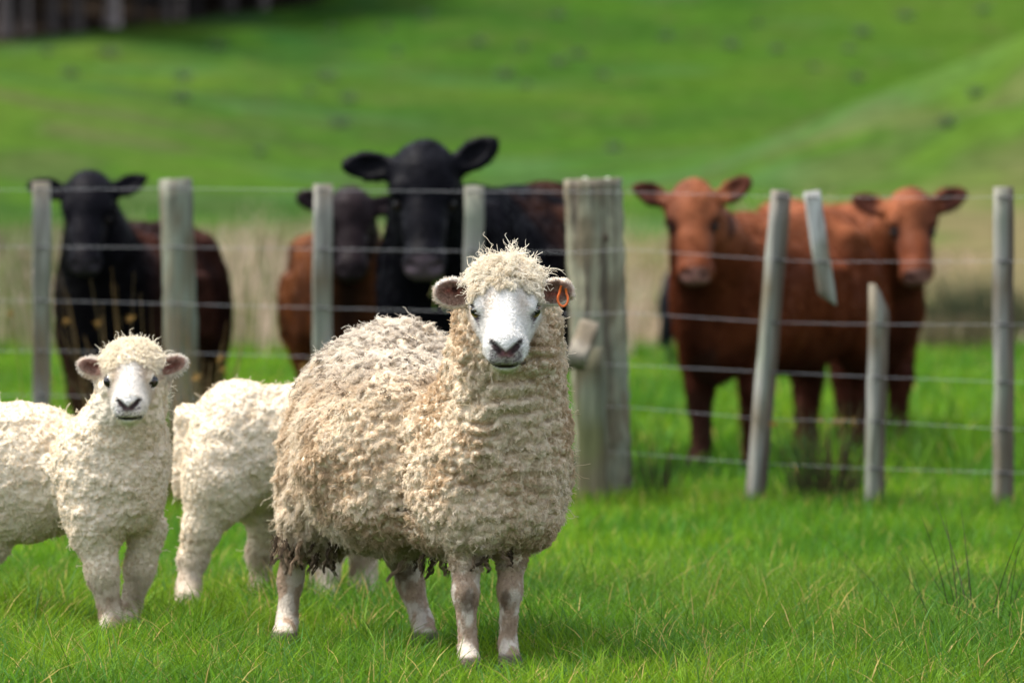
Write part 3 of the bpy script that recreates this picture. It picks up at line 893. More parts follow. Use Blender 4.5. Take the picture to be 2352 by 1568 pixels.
def build_lamb_behind():
    base = np.array([-.62, 15.42, 0.])
    root = empty('lamb', base, 'woolly lamb half hidden behind the ewe with only its hindquarters showing', 'lamb', 'sheep standing in the paddock')
    B = Field((-.96, 15.18, -.02), (.06, 15.72, .70), .0048)
    B.ell((-.745, 15.42, .425), (.135, .155, .172), .05)
    B.ell((-.56, 15.42, .420), (.20, .150, .172), .06)
    B.ell((-.38, 15.42, .42), (.14, .14, .160), .06)
    B.cone((-.36, 15.42, .46), (-.22, 15.40, .54), .11, .08, .05)
    B.ell((-.79, 15.35, .35), (.09, .10, .14), .04)
    B.ell((-.72, 15.50, .35), (.09, .10, .14), .04)
    B.cone((-.885, 15.44, .50), (-.90, 15.43, .30), .03, .02, .03)
    # head low and turned away, hidden behind the ewe
    H = Frame((-.17, 15.39, .55), (.8, .2, -.35), scale=.8)
    sheep_head(B, H, ((-.1, 1, .1), (1, .1, 0), .07, .028), ((-.1, -1, .1), (1, -.1, 0), .07, .028))
    B.warp(lamb_lumps)
    B.chain([((-.80, 15.34, .32), .088), ((-.838, 15.33, .20), .044), ((-.862, 15.33, .12), .032), ((-.872, 15.31, .05), .026), ((-.872, 15.28, .018), .034)], .03)
    B.chain([((-.70, 15.53, .32), .085), ((-.672, 15.53, .20), .040), ((-.690, 15.55, .12), .031), ((-.687, 15.55, .05), .025), ((-.685, 15.52, .018), .034)], .03)
    B.chain([((-.46, 15.34, .28), .070), ((-.495, 15.31, .17), .044), ((-.505, 15.30, .05), .034), ((-.505, 15.27, .018), .036)], .03)
    B.chain([((-.40, 15.50, .28), .065), ((-.405, 15.50, .17), .042), ((-.406, 15.50, .05), .032), ((-.406, 15.47, .018), .034)], .03)
    B.warp(lamb_nubs, .022)
    bv, bq = B.mesh(); bn = vnormals(bv, bq)
    low = smooth(.16, .08, bv[:, 2])
    bc = np.array([.70, .61, .48]) * (1 - low[:, None]) + np.array([.56, .47, .37]) * low[:, None]
    d = smooth(.5, .64, fbm(bv, 22, 19, 3))[:, None] * smooth(.22, .1, bv[:, 2])[:, None] * .6
    bc = bc * (1 - d) + np.array([.28, .19, .12]) * d
    ub = H.inv(bv); el, er = ((-.1, 1, .1), (1, .1, 0), .07, .028), ((-.1, -1, .1), (1, -.1, 0), .07, .028)
    hb = head_colors(bv, bn, H, el, er, (.78, .74, .68), (.40, .25, .20), (.10, .06, .06), (.6, .5, .48), (.66, .62, .45), (.05, .035, .04))
    m = (smooth(-.03, .02, ub[:, 0]) * (np.abs(ub).max(1) < .22))[:, None]; bc = bc * (1 - m) + hb * m
    add_eyes(root, base, H, (.05, .03, .02), .0175)
    finish_animal(root, base, bv, bq, bc, M_WOOLBASE)
    dens = smooth(.10, .16, bv[:, 2]) * (ub[:, 0] < -.01)
    lamb_wool(root, base, bv, bq, bn, dens, .0077, 16, np.full(len(bv), .0075))
    fur(root, base, bv, bq, bn, smooth(.20, .14, bv[:, 2]) * smooth(.01, .03, bv[:, 2]), 10000, .010, .75, np.ones_like(bv) * np.array([0, 0, -1.]), bc, .0007)
build_lamb_behind()

# ------------------------------------------------------------------ cattle
def build_cow(label, base, fwd, hk, head_o, head_dir, hs, colfn, ears=((-.15, 1, .35), (-.15, -1, .12)), res=.011, eyes=True, bend=0.0, wide=1.0):
    """a young beef animal; local X forward, Y left, Z up; hk scales the body, hs the head"""
    base = np.asarray(base, float)
    root = empty('cow', base, label, 'cow', 'cattle standing behind the fence')
    W = Frame(base, fwd, scale=hk)
    H = Frame(head_o, head_dir, scale=hs)
    F0 = [W(x, y, z) for x in (-.95, .95) for y in (-.4, .4) for z in (0, 1.2)] + [H(x, y, z) for x in (-.2, .5) for y in (-.36, .36) for z in (-.2, .2)]
    lo = np.min(F0, 0) - .03; hi = np.max(F0, 0) + .03; lo[2] = base[2] - .03
    F = Field(lo, hi, res)
    A = W.A; k = hk; w_ = wide
    F.ell(W(.22, 0, .72), np.array([.40, .225 * w_, .30]) * k, .08, rot=A)
    F.ell(W(-.15, 0, .69), np.array([.50, .265 * w_, .295]) * k, .08, rot=A)
    F.ell(W(-.50, 0, .80), np.array([.28, .225 * w_, .235]) * k, .08, rot=A)
    F.cone(W(.38, 0, .96), W(-.62, 0, .985), .075 * k, .07 * k, .10)
    F.ell(W(.47, 0, .62), np.array([.19, .165 * w_, .25]) * k, .07, rot=A)
    for s in (-1, 1):
        F.ell(W(.34, s * .135, .68), np.array([.15, .085, .24]) * k, .05, rot=A)
        F.ell(W(-.44, s * .165, .955), np.array([.06, .045, .035]) * k, .09, rot=A)
        F.ell(W(-.55, s * .13, .66), np.array([.20, .115, .25]) * k, .05, rot=A)
        F.chain([(W(.36, s * .13, .58), .10 * k), (W(.385, s * .125, .34), .052 * k), (W(.375, s * .12, .12), .036 * k), (W(.40, s * .12, .035), .050 * k)], .03)
        F.chain([(W(-.50, s * .14, .55), .12 * k), (W(-.64, s * .13, .38), .056 * k), (W(-.60, s * .13, .12), .038 * k), (W(-.57, s * .13, .035), .050 * k)], .03)
    F.chain([(W(-.76, 0, .95), .035 * k), (W(-.82, 0, .75), .025 * k), (W(-.82, .01, .40), .02 * k), (W(-.82, .02, .28), .035 * k)], .03)
    for s in (-1, 1):          # hooks, hollow flank, shoulder blade, ribs, brisket fold
        F.ell(W(-.30, s * .315, .82), np.array([.10, .07, .14]) * k, .07, '-', rot=A)
        F.cone(W(.42, s * .15, .60), W(.25, s * .13, .96), .055 * k, .045 * k, .05)
        F.ell(W(.08, s * .285, .72), np.array([.045, .04, .22]) * k, .05, '-', rot=A)
        for rx in (-.02, -.10, -.18):
            F.cone(W(rx, s * .245, .82), W(rx - .05, s * .255, .58), .022 * k, .020 * k, .03)
    F.cone(W(.58, 0, .62), W(.50, 0, .42), .055 * k, .045 * k, .05)
    nb = W(.42, 0, .80); hb = H(-.06, 0, -.06)
    F.cone(nb, hb, .20 * k, .115 * hs, .08)
    F.cone(W(.50, 0, .66), H(.02, 0, -.12), .14 * k, .075 * hs, .08)
    HA = H.A
    F.ell(H(0, 0, 0), np.array([.135, .118, .105]) * hs, .04, rot=HA)
    F.ell(H(-.10, 0, .0), np.array([.065, .075, .075]) * hs, .05, rot=HA)
    F.cone(H(.0, 0, .0), H(.30, 0, -.005), .108 * hs, .070 * hs, .04)
    F.ell(H(.345, 0, -.002), np.array([.062, .084, .070]) * hs, .04, rot=HA)
    F.cone(H(.02, 0, -.085), H(.31, 0, -.055), .085 * hs, .052 * hs, .04)
    for s in (-1, 1):
        F.ell(H(.055, s * .088, .045), np.array([.05, .030, .030]) * hs, .03, rot=HA)
        F.ell(H(.115, s * .104, .028), np.array([.028, .016, .020]) * hs, .012, '-', rot=HA)
        F.cone(H(.385, s * .030, .040), H(.372, s * .052, .030), .014 * hs, .012 * hs, .01, '-')
        ld = ears[0] if s > 0 else ears[1]
        ax = H.axes(ld, (.25, 0, 1)); b0 = H(-.06, s * .10, .0)
        c = b0 + ax[:, 0] * .098 * hs
        F.cone(b0, b0 + ax[:, 0] * .06 * hs, .034 * hs, .036 * hs, .03)
        F.ell(c, np.array([.086, .026, .056]) * hs, .02, rot=ax)
        F.cone(c, b0 + ax[:, 0] * .175 * hs, .040 * hs, .018 * hs, .03)
        F.ell(c + ax[:, 1] * .034 * hs, np.array([.075, .030, .040]) * hs, .012, '-', rot=ax)
    F.cone(H(.40, 0, -.030), H(.36, .07, -.040), .006 * hs, .005 * hs, .008, '-')
    F.cone(H(.40, 0, -.030), H(.36, -.07, -.040), .006 * hs, .005 * hs, .008, '-')
    F.warp(lambda p: -(fbm(p, 7, 4, 3) - .5) * .030 * hk)
    v, q = F.mesh(); n = vnormals(v, q)
    c = colfn(v, n, W.inv(v), H.inv(v))
    hoof = smooth(.065, .055, (v[:, 2] - base[2]) / hk)[:, None]
    c = c * (1 - hoof) + np.array([.03, .025, .02]) * hoof
    finish_animal(root, base, v, q, c, M_HIDE)
    if eyes:
        inh = in_head(W.o * 0 + H.inv(v))[:, None]
        fl = (-W.A[:, 0] * .7 + np.array([0, 0, -.6])) * (1 - inh) + (-H.A[:, 0]) * inh
        fl = fl + (np.stack([fbm(v, 9, 71, 2), fbm(v, 9, 72, 2), fbm(v, 9, 73, 2)], 1) - .5) * 1.6
        tone = (.55 + .9 * fbm(v * np.array([1, 1, .6]), 26, 74, 3))[:, None]
        dn = ((n * unit(CAM - v)).sum(1) > -.3) * smooth(.05, .10, (v[:, 2] - base[2]) / hk) * smooth(.37, .33, H.inv(v)[:, 0] * inh[:, 0])
        fur(root, base, v, q, n, dn * (1 - .4 * inh[:, 0]), 42000, .020 * hk, .80, fl, c * tone, .0012, name='coat')
    if eyes:
        for s in (1, -1):
            fw = HA @ unit(np.array([.25, s * .8, .6]))
            link('eye', eye_mesh(.021 * hs, (.02, .012, .008), (.012, .010, .010), fw, -HA[:, 0]), M_EYE_DULL, root, H(.108, s * .090, .024) - base)
    return root, H, W

def in_head(h):
    return smooth(-.22, -.10, h[:, 0]) * smooth(.45, .36, np.abs(h[:, 1])) * smooth(.30, .20, np.abs(h[:, 2]))

def muzzle(c, h, colr, amt=1.0):
    m = (smooth(.345, .375, h[:, 0]) * smooth(-.030, -.015, h[:, 2]) * smooth(.075, .060, np.abs(h[:, 1])) * (np.abs(h[:, 1]) < .12) * amt)[:, None]
    return c * (1 - m) + np.array(colr) * m

def ear_inside(c, h, colr, lo=.15):
    m = (smooth(lo, lo + .03, np.abs(h[:, 1])) * (np.abs(h[:, 0]) < .2) * (np.abs(h[:, 2]) < .2) * (np.abs(h[:, 1]) < .4))[:, None] * .8
    return c * (1 - m) + np.array(colr) * m

def col_black_brown(v, n, w, h):
    body = np.array([.055, .021, .014]) * np.ones((len(v), 1)); bl = np.array([.0045, .0040, .0050])
    t = smooth(.42, .66, fbm(v, 4.0, 3, 3))[:, None] * .6; c = body * (1 - t) + bl * t
    hd = smooth(-.05, .15, w[:, 0] - .40)[:, None]; c = c * (1 - hd) + bl * hd
    hh = in_head(h)[:, None]; c = c * (1 - hh) + np.array([.0045, .0042, .0062]) * hh
    return muzzle(c, h, (.035, .030, .034))

def col_black(v, n, w, h):
    bl = np.array([.0038, .0038, .0056]) * np.ones((len(v), 1)); br = np.array([.052, .020, .011])
    t = (smooth(.45, .62, fbm(v, 5.0, 8, 3)) * smooth(.05, -.30, w[:, 0]))[:, None] * .75
    c = bl * (1 - t) + br * t
    return muzzle(c, h, (.085, .065, .075))

def col_jet(v, n, w, h):
    return np.array([.007, .007, .009]) * np.ones((len(v), 1))

def col_brown_dark_head(v, n, w, h):
    br = np.array([.135, .047, .016]) * np.ones((len(v), 1)); dk = np.array([.05, .020, .012])
    t = (smooth(.5, .66, fbm(v, 6, 5, 3)) * .6)[:, None]; c = br * (1 - t) + dk * t
    mid = (np.exp(-(w[:, 1] / .085) ** 2) * smooth(.30, .5, w[:, 0]))[:, None]
    c = c * (1 - mid * .85) + np.array([.015, .010, .009]) * mid * .85
    hh = in_head(h)[:, None]; c = c * (1 - hh) + np.array([.012, .008, .009]) * hh
    return muzzle(c, h, (.030, .022, .024))

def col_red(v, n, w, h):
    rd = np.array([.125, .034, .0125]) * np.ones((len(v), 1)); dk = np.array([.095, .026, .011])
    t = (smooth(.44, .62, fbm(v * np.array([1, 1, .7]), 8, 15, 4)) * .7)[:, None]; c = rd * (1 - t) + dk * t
    tp = (smooth(.84, 1.0, w[:, 2]) * .75)[:, None]; c = c * (1 - tp) + np.array([.24, .082, .036]) * tp  # highlight along the back, painted into the coat colour
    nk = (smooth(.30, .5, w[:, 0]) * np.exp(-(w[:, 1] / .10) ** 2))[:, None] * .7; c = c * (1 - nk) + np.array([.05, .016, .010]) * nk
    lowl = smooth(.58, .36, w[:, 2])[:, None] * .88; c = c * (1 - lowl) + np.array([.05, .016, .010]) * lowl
    c = ear_inside(c, h, (.035, .012, .010))
    es = np.minimum(np.linalg.norm(h - np.array([.11, .10, .02]), axis=1), np.linalg.norm(h - np.array([.11, -.10, .02]), axis=1))
    m = smooth(.075, .03, es)[:, None] * .9; c = c * (1 - m) + np.array([.04, .014, .010]) * m
    c = muzzle(c, h, (.24, .12, .095))
    nd = np.minimum(np.linalg.norm((h - np.array([.385, .042, .034])) / np.array([1, 1.3, .8]), axis=1), np.linalg.norm((h - np.array([.385, -.042, .034])) / np.array([1, 1.3, .8]), axis=1))
    m = smooth(.024, .012, nd)[:, None] * .85; c = c * (1 - m) + np.array([.03, .012, .010]) * m
    m = (smooth(.33, .36, h[:, 0]) * smooth(-.030, -.045, h[:, 2]) * (np.abs(h[:, 1]) < .12))[:, None] * .8; return c * (1 - m) + np.array([.05, .022, .016]) * m  # jaw shading below the mouth, put into the colour

def hdir(yaw, pitch):
    """face direction: yaw from straight at the camera towards the photo's right"""
    return (math.sin(R(yaw)) * math.cos(R(pitch)), -math.cos(R(yaw)) * math.cos(R(pitch)), -math.sin(R(pitch)))

def gz(x, y): return float(ground_z(np.array([x]), np.array([y]))[0])

def cow_at(label, front, rear, hk, hv, hd, hs, colfn, **kw):
    """front, rear: (vx, d) of brisket and rump; hv: (vx, vy, d) of the forehead"""
    f = PX(front[0], 483, front[1])[:2]; r = PX(rear[0], 483, rear[1])[:2]
    fw = unit(f - r); ctr = f - fw * .50 * hk
    base = np.array([ctr[0], ctr[1], gz(*ctr)])
    return build_cow(label, base, (fw[0], fw[1], 0), hk, PX(*hv), hd, hs, colfn, **kw)

cow_at('dark brown calf with a black face standing behind the round fence post at left', (235, 23.6), (428, 24.8), 1.0,
       (204, 468, 23.3), hdir(0, 54), .87, col_black_brown, ears=((-.42, 1, .2), (-.22, -1, .1)))
cow_at('brown calf with a dark face peering out beside the large black cow', (795, 24.6), (772, 25.8), .98,
       (806, 493, 24.25), hdir(2, 56), .80, col_brown_dark_head, ears=((.0, 1, .0), (-.25, -1, .1)), wide=1.05)
bc_root, bcH, bcW = cow_at('large black cow with pink grey muzzle chewing grass behind the ewe', (985, 22.2), (1262, 23.3), 1.15,
       (975, 423, 21.75), hdir(0, 55), 1.07, col_black, ears=((-.62, 1, .25), (-.10, -1, .05)), wide=1.0)
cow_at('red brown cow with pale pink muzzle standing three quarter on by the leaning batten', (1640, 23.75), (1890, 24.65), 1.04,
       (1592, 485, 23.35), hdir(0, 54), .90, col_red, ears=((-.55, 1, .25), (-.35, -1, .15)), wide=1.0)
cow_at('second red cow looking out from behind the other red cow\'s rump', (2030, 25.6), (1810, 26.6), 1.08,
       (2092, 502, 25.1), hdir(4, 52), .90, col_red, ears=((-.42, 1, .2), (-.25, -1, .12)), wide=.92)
cow_at('small far off black calf mostly hidden behind the red cow\'s chest', (1760, 37.8), (1580, 38.2), .66,
       (1790, 640, 37.6), hdir(70, 45), .6, col_jet, eyes=False, res=.014)

# strands of grass hanging from the black cow's mouth
def cud():
    o = bcH(.37, .05, -.055); n = 9
    K = 5; t = np.linspace(0, 1, K)[None, :, None]
    d = np.stack([RNG.uniform(-.5, .6, n), RNG.uniform(-.4, 0, n), -np.ones(n)], 1)
    pos = o + RNG.normal(size=(n, 1, 3)) * .012 + d[:, None] * RNG.uniform(.06, .13, n)[:, None, None] * t
    cc = np.where((RNG.random(n) < .5)[:, None, None], np.array([.10, .20, .02]), np.array([.30, .24, .09])) * np.ones((n, K, 1))
    ob = curves_np('grass_wisp', pos - o, np.full((n, K), .0028), cc, M_RUSH)
    ob.location = o
    tag(ob, 'wisp of grass hanging from the large black cow\'s mouth', 'grass')
cud()

# ------------------------------------------------------------------ the fence
fence = empty('wire_fence', PX(1370, 483, 20.8) * np.array([1, 1, 0]), 'wire fence of grey weathered wooden posts and battens between sheep and cattle', 'fence')
FB = np.array(fence.location)

def timber(name, top, bot, w, d, nseg=10, round_=False, groove=0.0, cut=0.0, cut_bot=0.0, yaw=0.0, base_c=(.235, .232, .205), side_c=None, taper=1.0, sides=None):
    """a post or batten between two points, w wide and d deep; cut slants the end"""
    top = np.asarray(top, float); bot = np.asarray(bot, float)
    ax = unit(top - bot); X = unit(np.array([math.cos(yaw), math.sin(yaw), 0]) - ax * (math.cos(yaw) * ax[0] + math.sin(yaw) * ax[1])); Y = np.cross(ax, X)
    if round_:
        n = sides or 22
        a = np.linspace(0, 2 * math.pi, n, endpoint=False)
        prof = np.stack([np.cos(a) * w / 2, np.sin(a) * d / 2], 1)
        gr = 1 - groove * (RNG.random(n) ** 3)
        prof = prof * gr[:, None]
    else:
        b = min(w, d) * .10
        x, y = w / 2, d / 2
        prof = np.array([(-x + b, -y), (-x / 3, -y), (x / 3, -y), (x - b, -y), (x, -y + b), (x, 0), (x, y - b), (x - b, y), (-x + b, y), (-x, y - b), (-x, 0), (-x, -y + b)])
    n = len(prof); rows = []
    Lh = np.linalg.norm(top - bot)
    for i in range(nseg + 1):
        t = i / nseg
        cen = bot * (1 - t) + top * t + X * RNG.normal() * .0012 + Y * RNG.normal() * .0012
        sc = 1 + (taper - 1) * t
        r = cen + (X * prof[:, :1] + Y * prof[:, 1:]) * sc
        if cut and i == nseg: r = r - ax * (prof[:, :1] * cut)
        if cut_bot and i == 0: r = r - ax * (prof[:, :1] * cut_bot)
        r = r + RNG.normal(size=r.shape) * (.0010 if not round_ else .0022)
        rows.append(r)
    # slightly domed caps
    v = np.concatenate(rows + [rows[0].mean(0)[None] - ax * .001, rows[-1].mean(0)[None] + ax * .002])
    q = [[i * n + j, i * n + (j + 1) % n, (i + 1) * n + (j + 1) % n, (i + 1) * n + j] for i in range(nseg) for j in range(n)]
    tb = [[(j + 1) % n, j, len(v) - 2] for j in range(n)]
    tt = [[nseg * n + j, nseg * n + (j + 1) % n, len(v) - 1] for j in range(n)]
    me = mesh_np(name, v - FB, tris=np.array(tb + tt), quads=np.array(q), smooth_=round_)
    p = v.copy(); p[:, 2] *= .18
    c = np.array(base_c) * (.65 + .7 * fbm(p, 28, int(RNG.integers(99)), 3))[:, None]
    p2 = v.copy(); p2[:, 2] *= .6
    gre = smooth(.44, .60, fbm(p2, 8, int(RNG.integers(99)), 3))[:, None] * .75
    c = c * (1 - gre) + np.array([.17, .19, .14]) * gre
    br = smooth(.50, .64, fbm(p2, 11, int(RNG.integers(99)), 3))[:, None] * .75
    c = c * (1 - br) + np.array([.13, .10, .060]) * br
    th = np.arctan2((v - bot) @ Y, (v - bot) @ X); th[-2:] = 0
    cr = np.stack([np.cos(th) * 1.0, np.sin(th) * 1.0, v[:, 2] * .35], 1)
    crack = smooth(.62, .72, noise3(cr, 7.5, int(RNG.integers(99))))[:, None] * (.85 if round_ else .4)
    c = c * (1 - crack) + np.array([.075, .060, .045]) * crack
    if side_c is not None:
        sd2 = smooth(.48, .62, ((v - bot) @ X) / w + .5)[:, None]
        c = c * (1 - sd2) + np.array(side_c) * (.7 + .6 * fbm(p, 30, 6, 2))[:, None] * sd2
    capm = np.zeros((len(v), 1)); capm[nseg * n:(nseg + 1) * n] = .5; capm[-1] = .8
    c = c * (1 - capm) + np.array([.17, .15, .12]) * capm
    set_col(me, c)
    return link(name, me, M_WOOD, fence)

def dline(vx):
    """distance of the fence line at a picture column"""
    return float(np.interp(vx, [-400, 95, 1370, 2305, 2900], [22.6, 22.0, 20.8, 20.2, 19.9]))

def on(vx, vy, dd=0.0): return PX(vx, vy, dline(vx) + dd)

def ground_pt(vx, dd=0.0):
    d = dline(vx) + dd; p = PX(vx, 483, d); p[2] = -.03; return p

def foot(top, vx_at, vy_at):
    """carry the line from top through a lower picture point down into the ground"""
    b = PX(vx_at, vy_at, top[1]); t = (top[2] + .05) / (top[2] - b[2]); return top + (b - top) * t

def stick(name, x0, y0, x1, y1, wpx, dm, dd=0.0, **kw):
    top = on(x0, y0, dd); bot = foot(top, x1, y1)
    return timber(name, top, bot, wpx * top[1] / FPX, dm, **kw)

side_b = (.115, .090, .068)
battens = []
battens.append(stick('batten', 95, 418, 96, 900, 41, .045, yaw=.05))
battens.append(stick('batten', 742, 424, 740, 800, 43, .045, yaw=.12))
battens.append(stick('batten', 1088, 428, 1086, 600, 44, .045, yaw=-.05))
post = stick('post', 404, 412, 420, 900, 76, .12, dd=.05, round_=True, groove=.10, base_c=(.20, .22, .165), nseg=16)
strainer = stick('strainer_post', 1362, 412, 1388, 1130, 128, .21, dd=.11, round_=True, groove=.06, base_c=(.25, .24, .165), nseg=40, taper=1.04, sides=72)
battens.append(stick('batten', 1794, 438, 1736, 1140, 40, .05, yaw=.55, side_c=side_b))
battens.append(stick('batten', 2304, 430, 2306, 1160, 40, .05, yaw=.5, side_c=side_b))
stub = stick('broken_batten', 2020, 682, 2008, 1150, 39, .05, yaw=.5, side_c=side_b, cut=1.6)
tag(stub, 'broken off stub of a batten with a slanting splintered top')
hang = timber('broken_batten', on(1864, 440), on(1901, 688), 37 * 20.4 / FPX, .045, cut_bot=.9, yaw=.1, base_c=(.40, .41, .39))
tag(hang, 'snapped upper half of a batten hanging from the top wires')
# stay and its block behind the strainer post
brace = timber('stay', PX(1352, 800, 20.72), foot(PX(1352, 800, 20.72), 1362, 1120), 64 * 20.7 / FPX, .07, nseg=8, base_c=(.12, .125, .055), yaw=-.2)
block = timber('block', PX(1352, 752, 20.62), PX(1322, 832, 20.50), 46 * 20.6 / FPX, .07, nseg=6, base_c=(.26, .23, .18), yaw=.1)
# knot in the strainer
def disc(name, c, r, mat, parent):
    n = 14; a = np.linspace(0, 2 * math.pi, n, endpoint=False)
    ring = np.stack([np.cos(a) * r * .9, np.zeros(n), np.sin(a) * r * 1.1], 1) * (.85 + .3 * RNG.random((n, 1)))
    v = np.concatenate([ring, ring * .6 + np.array([0, -.004, 0]), [[0, -.002, 0]]])
    q = [[i, (i + 1) % n, n + (i + 1) % n, n + i] for i in range(n)]; t = [[n + i, n + (i + 1) % n, 2 * n] for i in range(n)]
    me = mesh_np(name, v, tris=t, quads=q); set_col(me, np.ones((len(v), 3)) * np.array([.06, .045, .03]))
    return link(name, me, mat, parent, c)
st_loc = np.array(strainer.location)
disc('knot', PX(1392, 547, 20.795) - FB, .013, M_WOOD, strainer)
# lichen lumps on top of the strainer post
for dx in (-18, 34):
    n = 10
    c0 = PX(1362 + dx, 410, 20.86)
    v = []; 
    for i in range(5):
        for j in range(n):
            th = math.pi / 2 * i / 4; a = 2 * math.pi * j / n
            v.append((c0[0] + .011 * math.cos(th) * math.cos(a), c0[1] + .011 * math.cos(th) * math.sin(a), c0[2] + .009 * math.sin(th) - .004))
    q = [[i * n + j, i * n + (j + 1) % n, (i + 1) * n + (j + 1) % n, (i + 1) * n + j] for i in range(4) for j in range(n)]
    me = mesh_np('lichen', np.array(v) - FB, quads=q); set_col(me, np.ones((len(v), 3)) * np.array([.5, .52, .42]))
    link('lichen', me, M_WOOD, strainer)

def tube(name, pts, r, mat, parent, n=6, off=None):
    pts = np.asarray(pts, float); tg = unit(np.gradient(pts, axis=0))
    ref = np.array([0, 0, 1.]) if abs(tg[0][2]) < .9 else np.array([1., 0, 0])
    S = unit(np.cross(tg, ref)); U = np.cross(S, tg)
    a = np.linspace(0, 2 * math.pi, n, endpoint=False)
    v = (pts[:, None] + r * (np.cos(a)[None, :, None] * S[:, None] + np.sin(a)[None, :, None] * U[:, None])).reshape(-1, 3)
    m = len(pts)
    q = [[i * n + j, i * n + (j + 1) % n, (i + 1) * n + (j + 1) % n, (i + 1) * n + j] for i in range(m - 1) for j in range(n)]
    return link(name, mesh_np(name, v - (FB if off is None else off), quads=q), mat, parent)

WIRES = [
    [(-300, 436), (95, 436), (404, 432), (742, 437), (1088, 440), (1330, 441), (1440, 441), (1794, 452), (1866, 454), (2304, 453), (2700, 450)],
    [(-300, 567), (95, 567), (404, 568), (742, 572), (1088, 577), (1330, 580), (1440, 572), (1785, 597), (1888, 601), (2304, 600), (2700, 599)],
    [(-300, 690), (95, 690), (408, 698), (742, 707), (1088, 716), (1330, 722), (1440, 718), (1772, 740), (2020, 745), (2304, 745), (2700, 744)],
    [(-300, 806), (95, 806), (412, 810), (742, 820), (1088, 828), (1330, 834), (1440, 838), (1764, 854), (2018, 866), (2304, 877), (2700, 880)],
    [(-300, 908), (95, 908), (416, 914), (742, 922), (1088, 930), (1330, 936), (1440, 934), (1754, 962), (2014, 968), (2304, 985), (2700, 990)],
    [(-300, 1000), (95, 1000), (418, 1008), (742, 1016), (1088, 1026), (1330, 1034), (1440, 1040), (1744, 1064), (2010, 1076), (2304, 1085), (2700, 1090)]]
BX = [95, 742, 1088, 1794, 2304]
for w in WIRES:
    xs = np.array([a for a, b in w], float); ys = np.array([b for a, b in w], float)
    xx = np.linspace(-300, 2700, 90)
    yy_ = np.interp(xx, xs, ys)
    pts = np.array([on(a, b, -.036) for a, b in zip(xx, yy_)])
    wo = tube('wire', pts, .00078, M_WIRE, fence)
    for a, b in w:
        if a in (-300, 2700, 1330, 1440): continue
        p = on(a, b, -.036)
        wid = .032 if 380 < a < 430 else .019
        st = np.array([p + np.array([-wid, .012, .003]), p + np.array([-wid, -.004, .002]), p + np.array([wid, -.004, -.002]), p + np.array([wid, .012, -.003])])
        tube('staple', st, .0035, M_STAPLE, wo, 5)

# ------------------------------------------------------------------ rushes and stems
def stems_mesh(name, roots, L, lean, r0, cols, parent=None, K=6, bend=.25, mat=None):
    n = len(roots); t = np.linspace(0, 1, K)[None, :, None]
    d = np.concatenate([lean, np.ones((n, 1))], 1)
    pos = roots[:, None] + d[:, None] * L[:, None, None] * t + np.concatenate([lean, np.zeros((n, 1))], 1)[:, None] * (L * bend * 2)[:, None, None] * t ** 2.5
    rad = r0[:, None] * (1 - .75 * np.linspace(0, 1, K)[None])
    return pos, rad, np.repeat(cols[:, None], K, 1)

def rush_clump(name, label, c, n, spread, Lr, lean, palette, rad=.0016, heads=0, group=None, cat='plant', hvec=None):
    c = np.asarray(c, float)
    root = empty(name, c, label, cat, group)
    rr = RNG.normal(size=(n, 2)) * spread
    roots = np.concatenate([rr, -.02 * np.ones((n, 1))], 1)
    L = RNG.uniform(Lr[0], Lr[1], n)
    ln = rr / max(spread, 1e-3) * lean + RNG.normal(size=(n, 2)) * lean * .6
    if hvec is not None: ln = ln + np.array(hvec)
    pal = np.array(palette); cols = pal[RNG.integers(0, len(pal), n)] * RNG.uniform(.75, 1.25, n)[:, None]
    pos, rd, cc = stems_mesh(name, roots, L, ln, np.full(n, rad) * RNG.uniform(.7, 1.3, n), cols)
    # stems as thin three-sided tubes
    K = pos.shape[1]; a = np.array([0, 2.1, 4.2])
    ring = np.stack([np.cos(a), np.sin(a), 0 * a], 1)
    v = (pos[:, :, None] + rd[:, :, None, None] * ring).reshape(-1, 3)
    idx = np.arange(n * K * 3).reshape(n, K, 3)
    q = np.concatenate([np.stack([idx[:, :-1, j], idx[:, :-1, (j + 1) % 3], idx[:, 1:, (j + 1) % 3], idx[:, 1:, j]], -1).reshape(-1, 4) for j in range(3)])
    me = mesh_np('stems', v, quads=q); set_col(me, np.repeat(cc[:, :, None], 3, 2).reshape(-1, 3))
    o = link('stems', me, M_RUSH, root); o['kind'] = 'stuff'
    hi = np.argsort(-L)[:heads * 3]
    for k in hi[::3][:heads]:
        p = pos[k, -2]
        m = 26; dirs = RNG.normal(size=(m, 3)); dirs = unit(dirs); s = .022
        vv = []; tt = []
        for d in dirs:
            e = unit(np.cross(d, RNG.normal(size=3))) * .004; b = len(vv)
            vv += [p + e, p - e, p + d * s * RNG.uniform(.5, 1.2)]; tt.append([b, b + 1, b + 2])
        me = mesh_np('seed_head', np.array(vv), tris=tt); set_col(me, np.ones((len(vv), 3)) * np.array([.30, .18, .05]) * RNG.uniform(.8, 1.2))
        link('seed_head', me, M_RUSH, root)
    return root

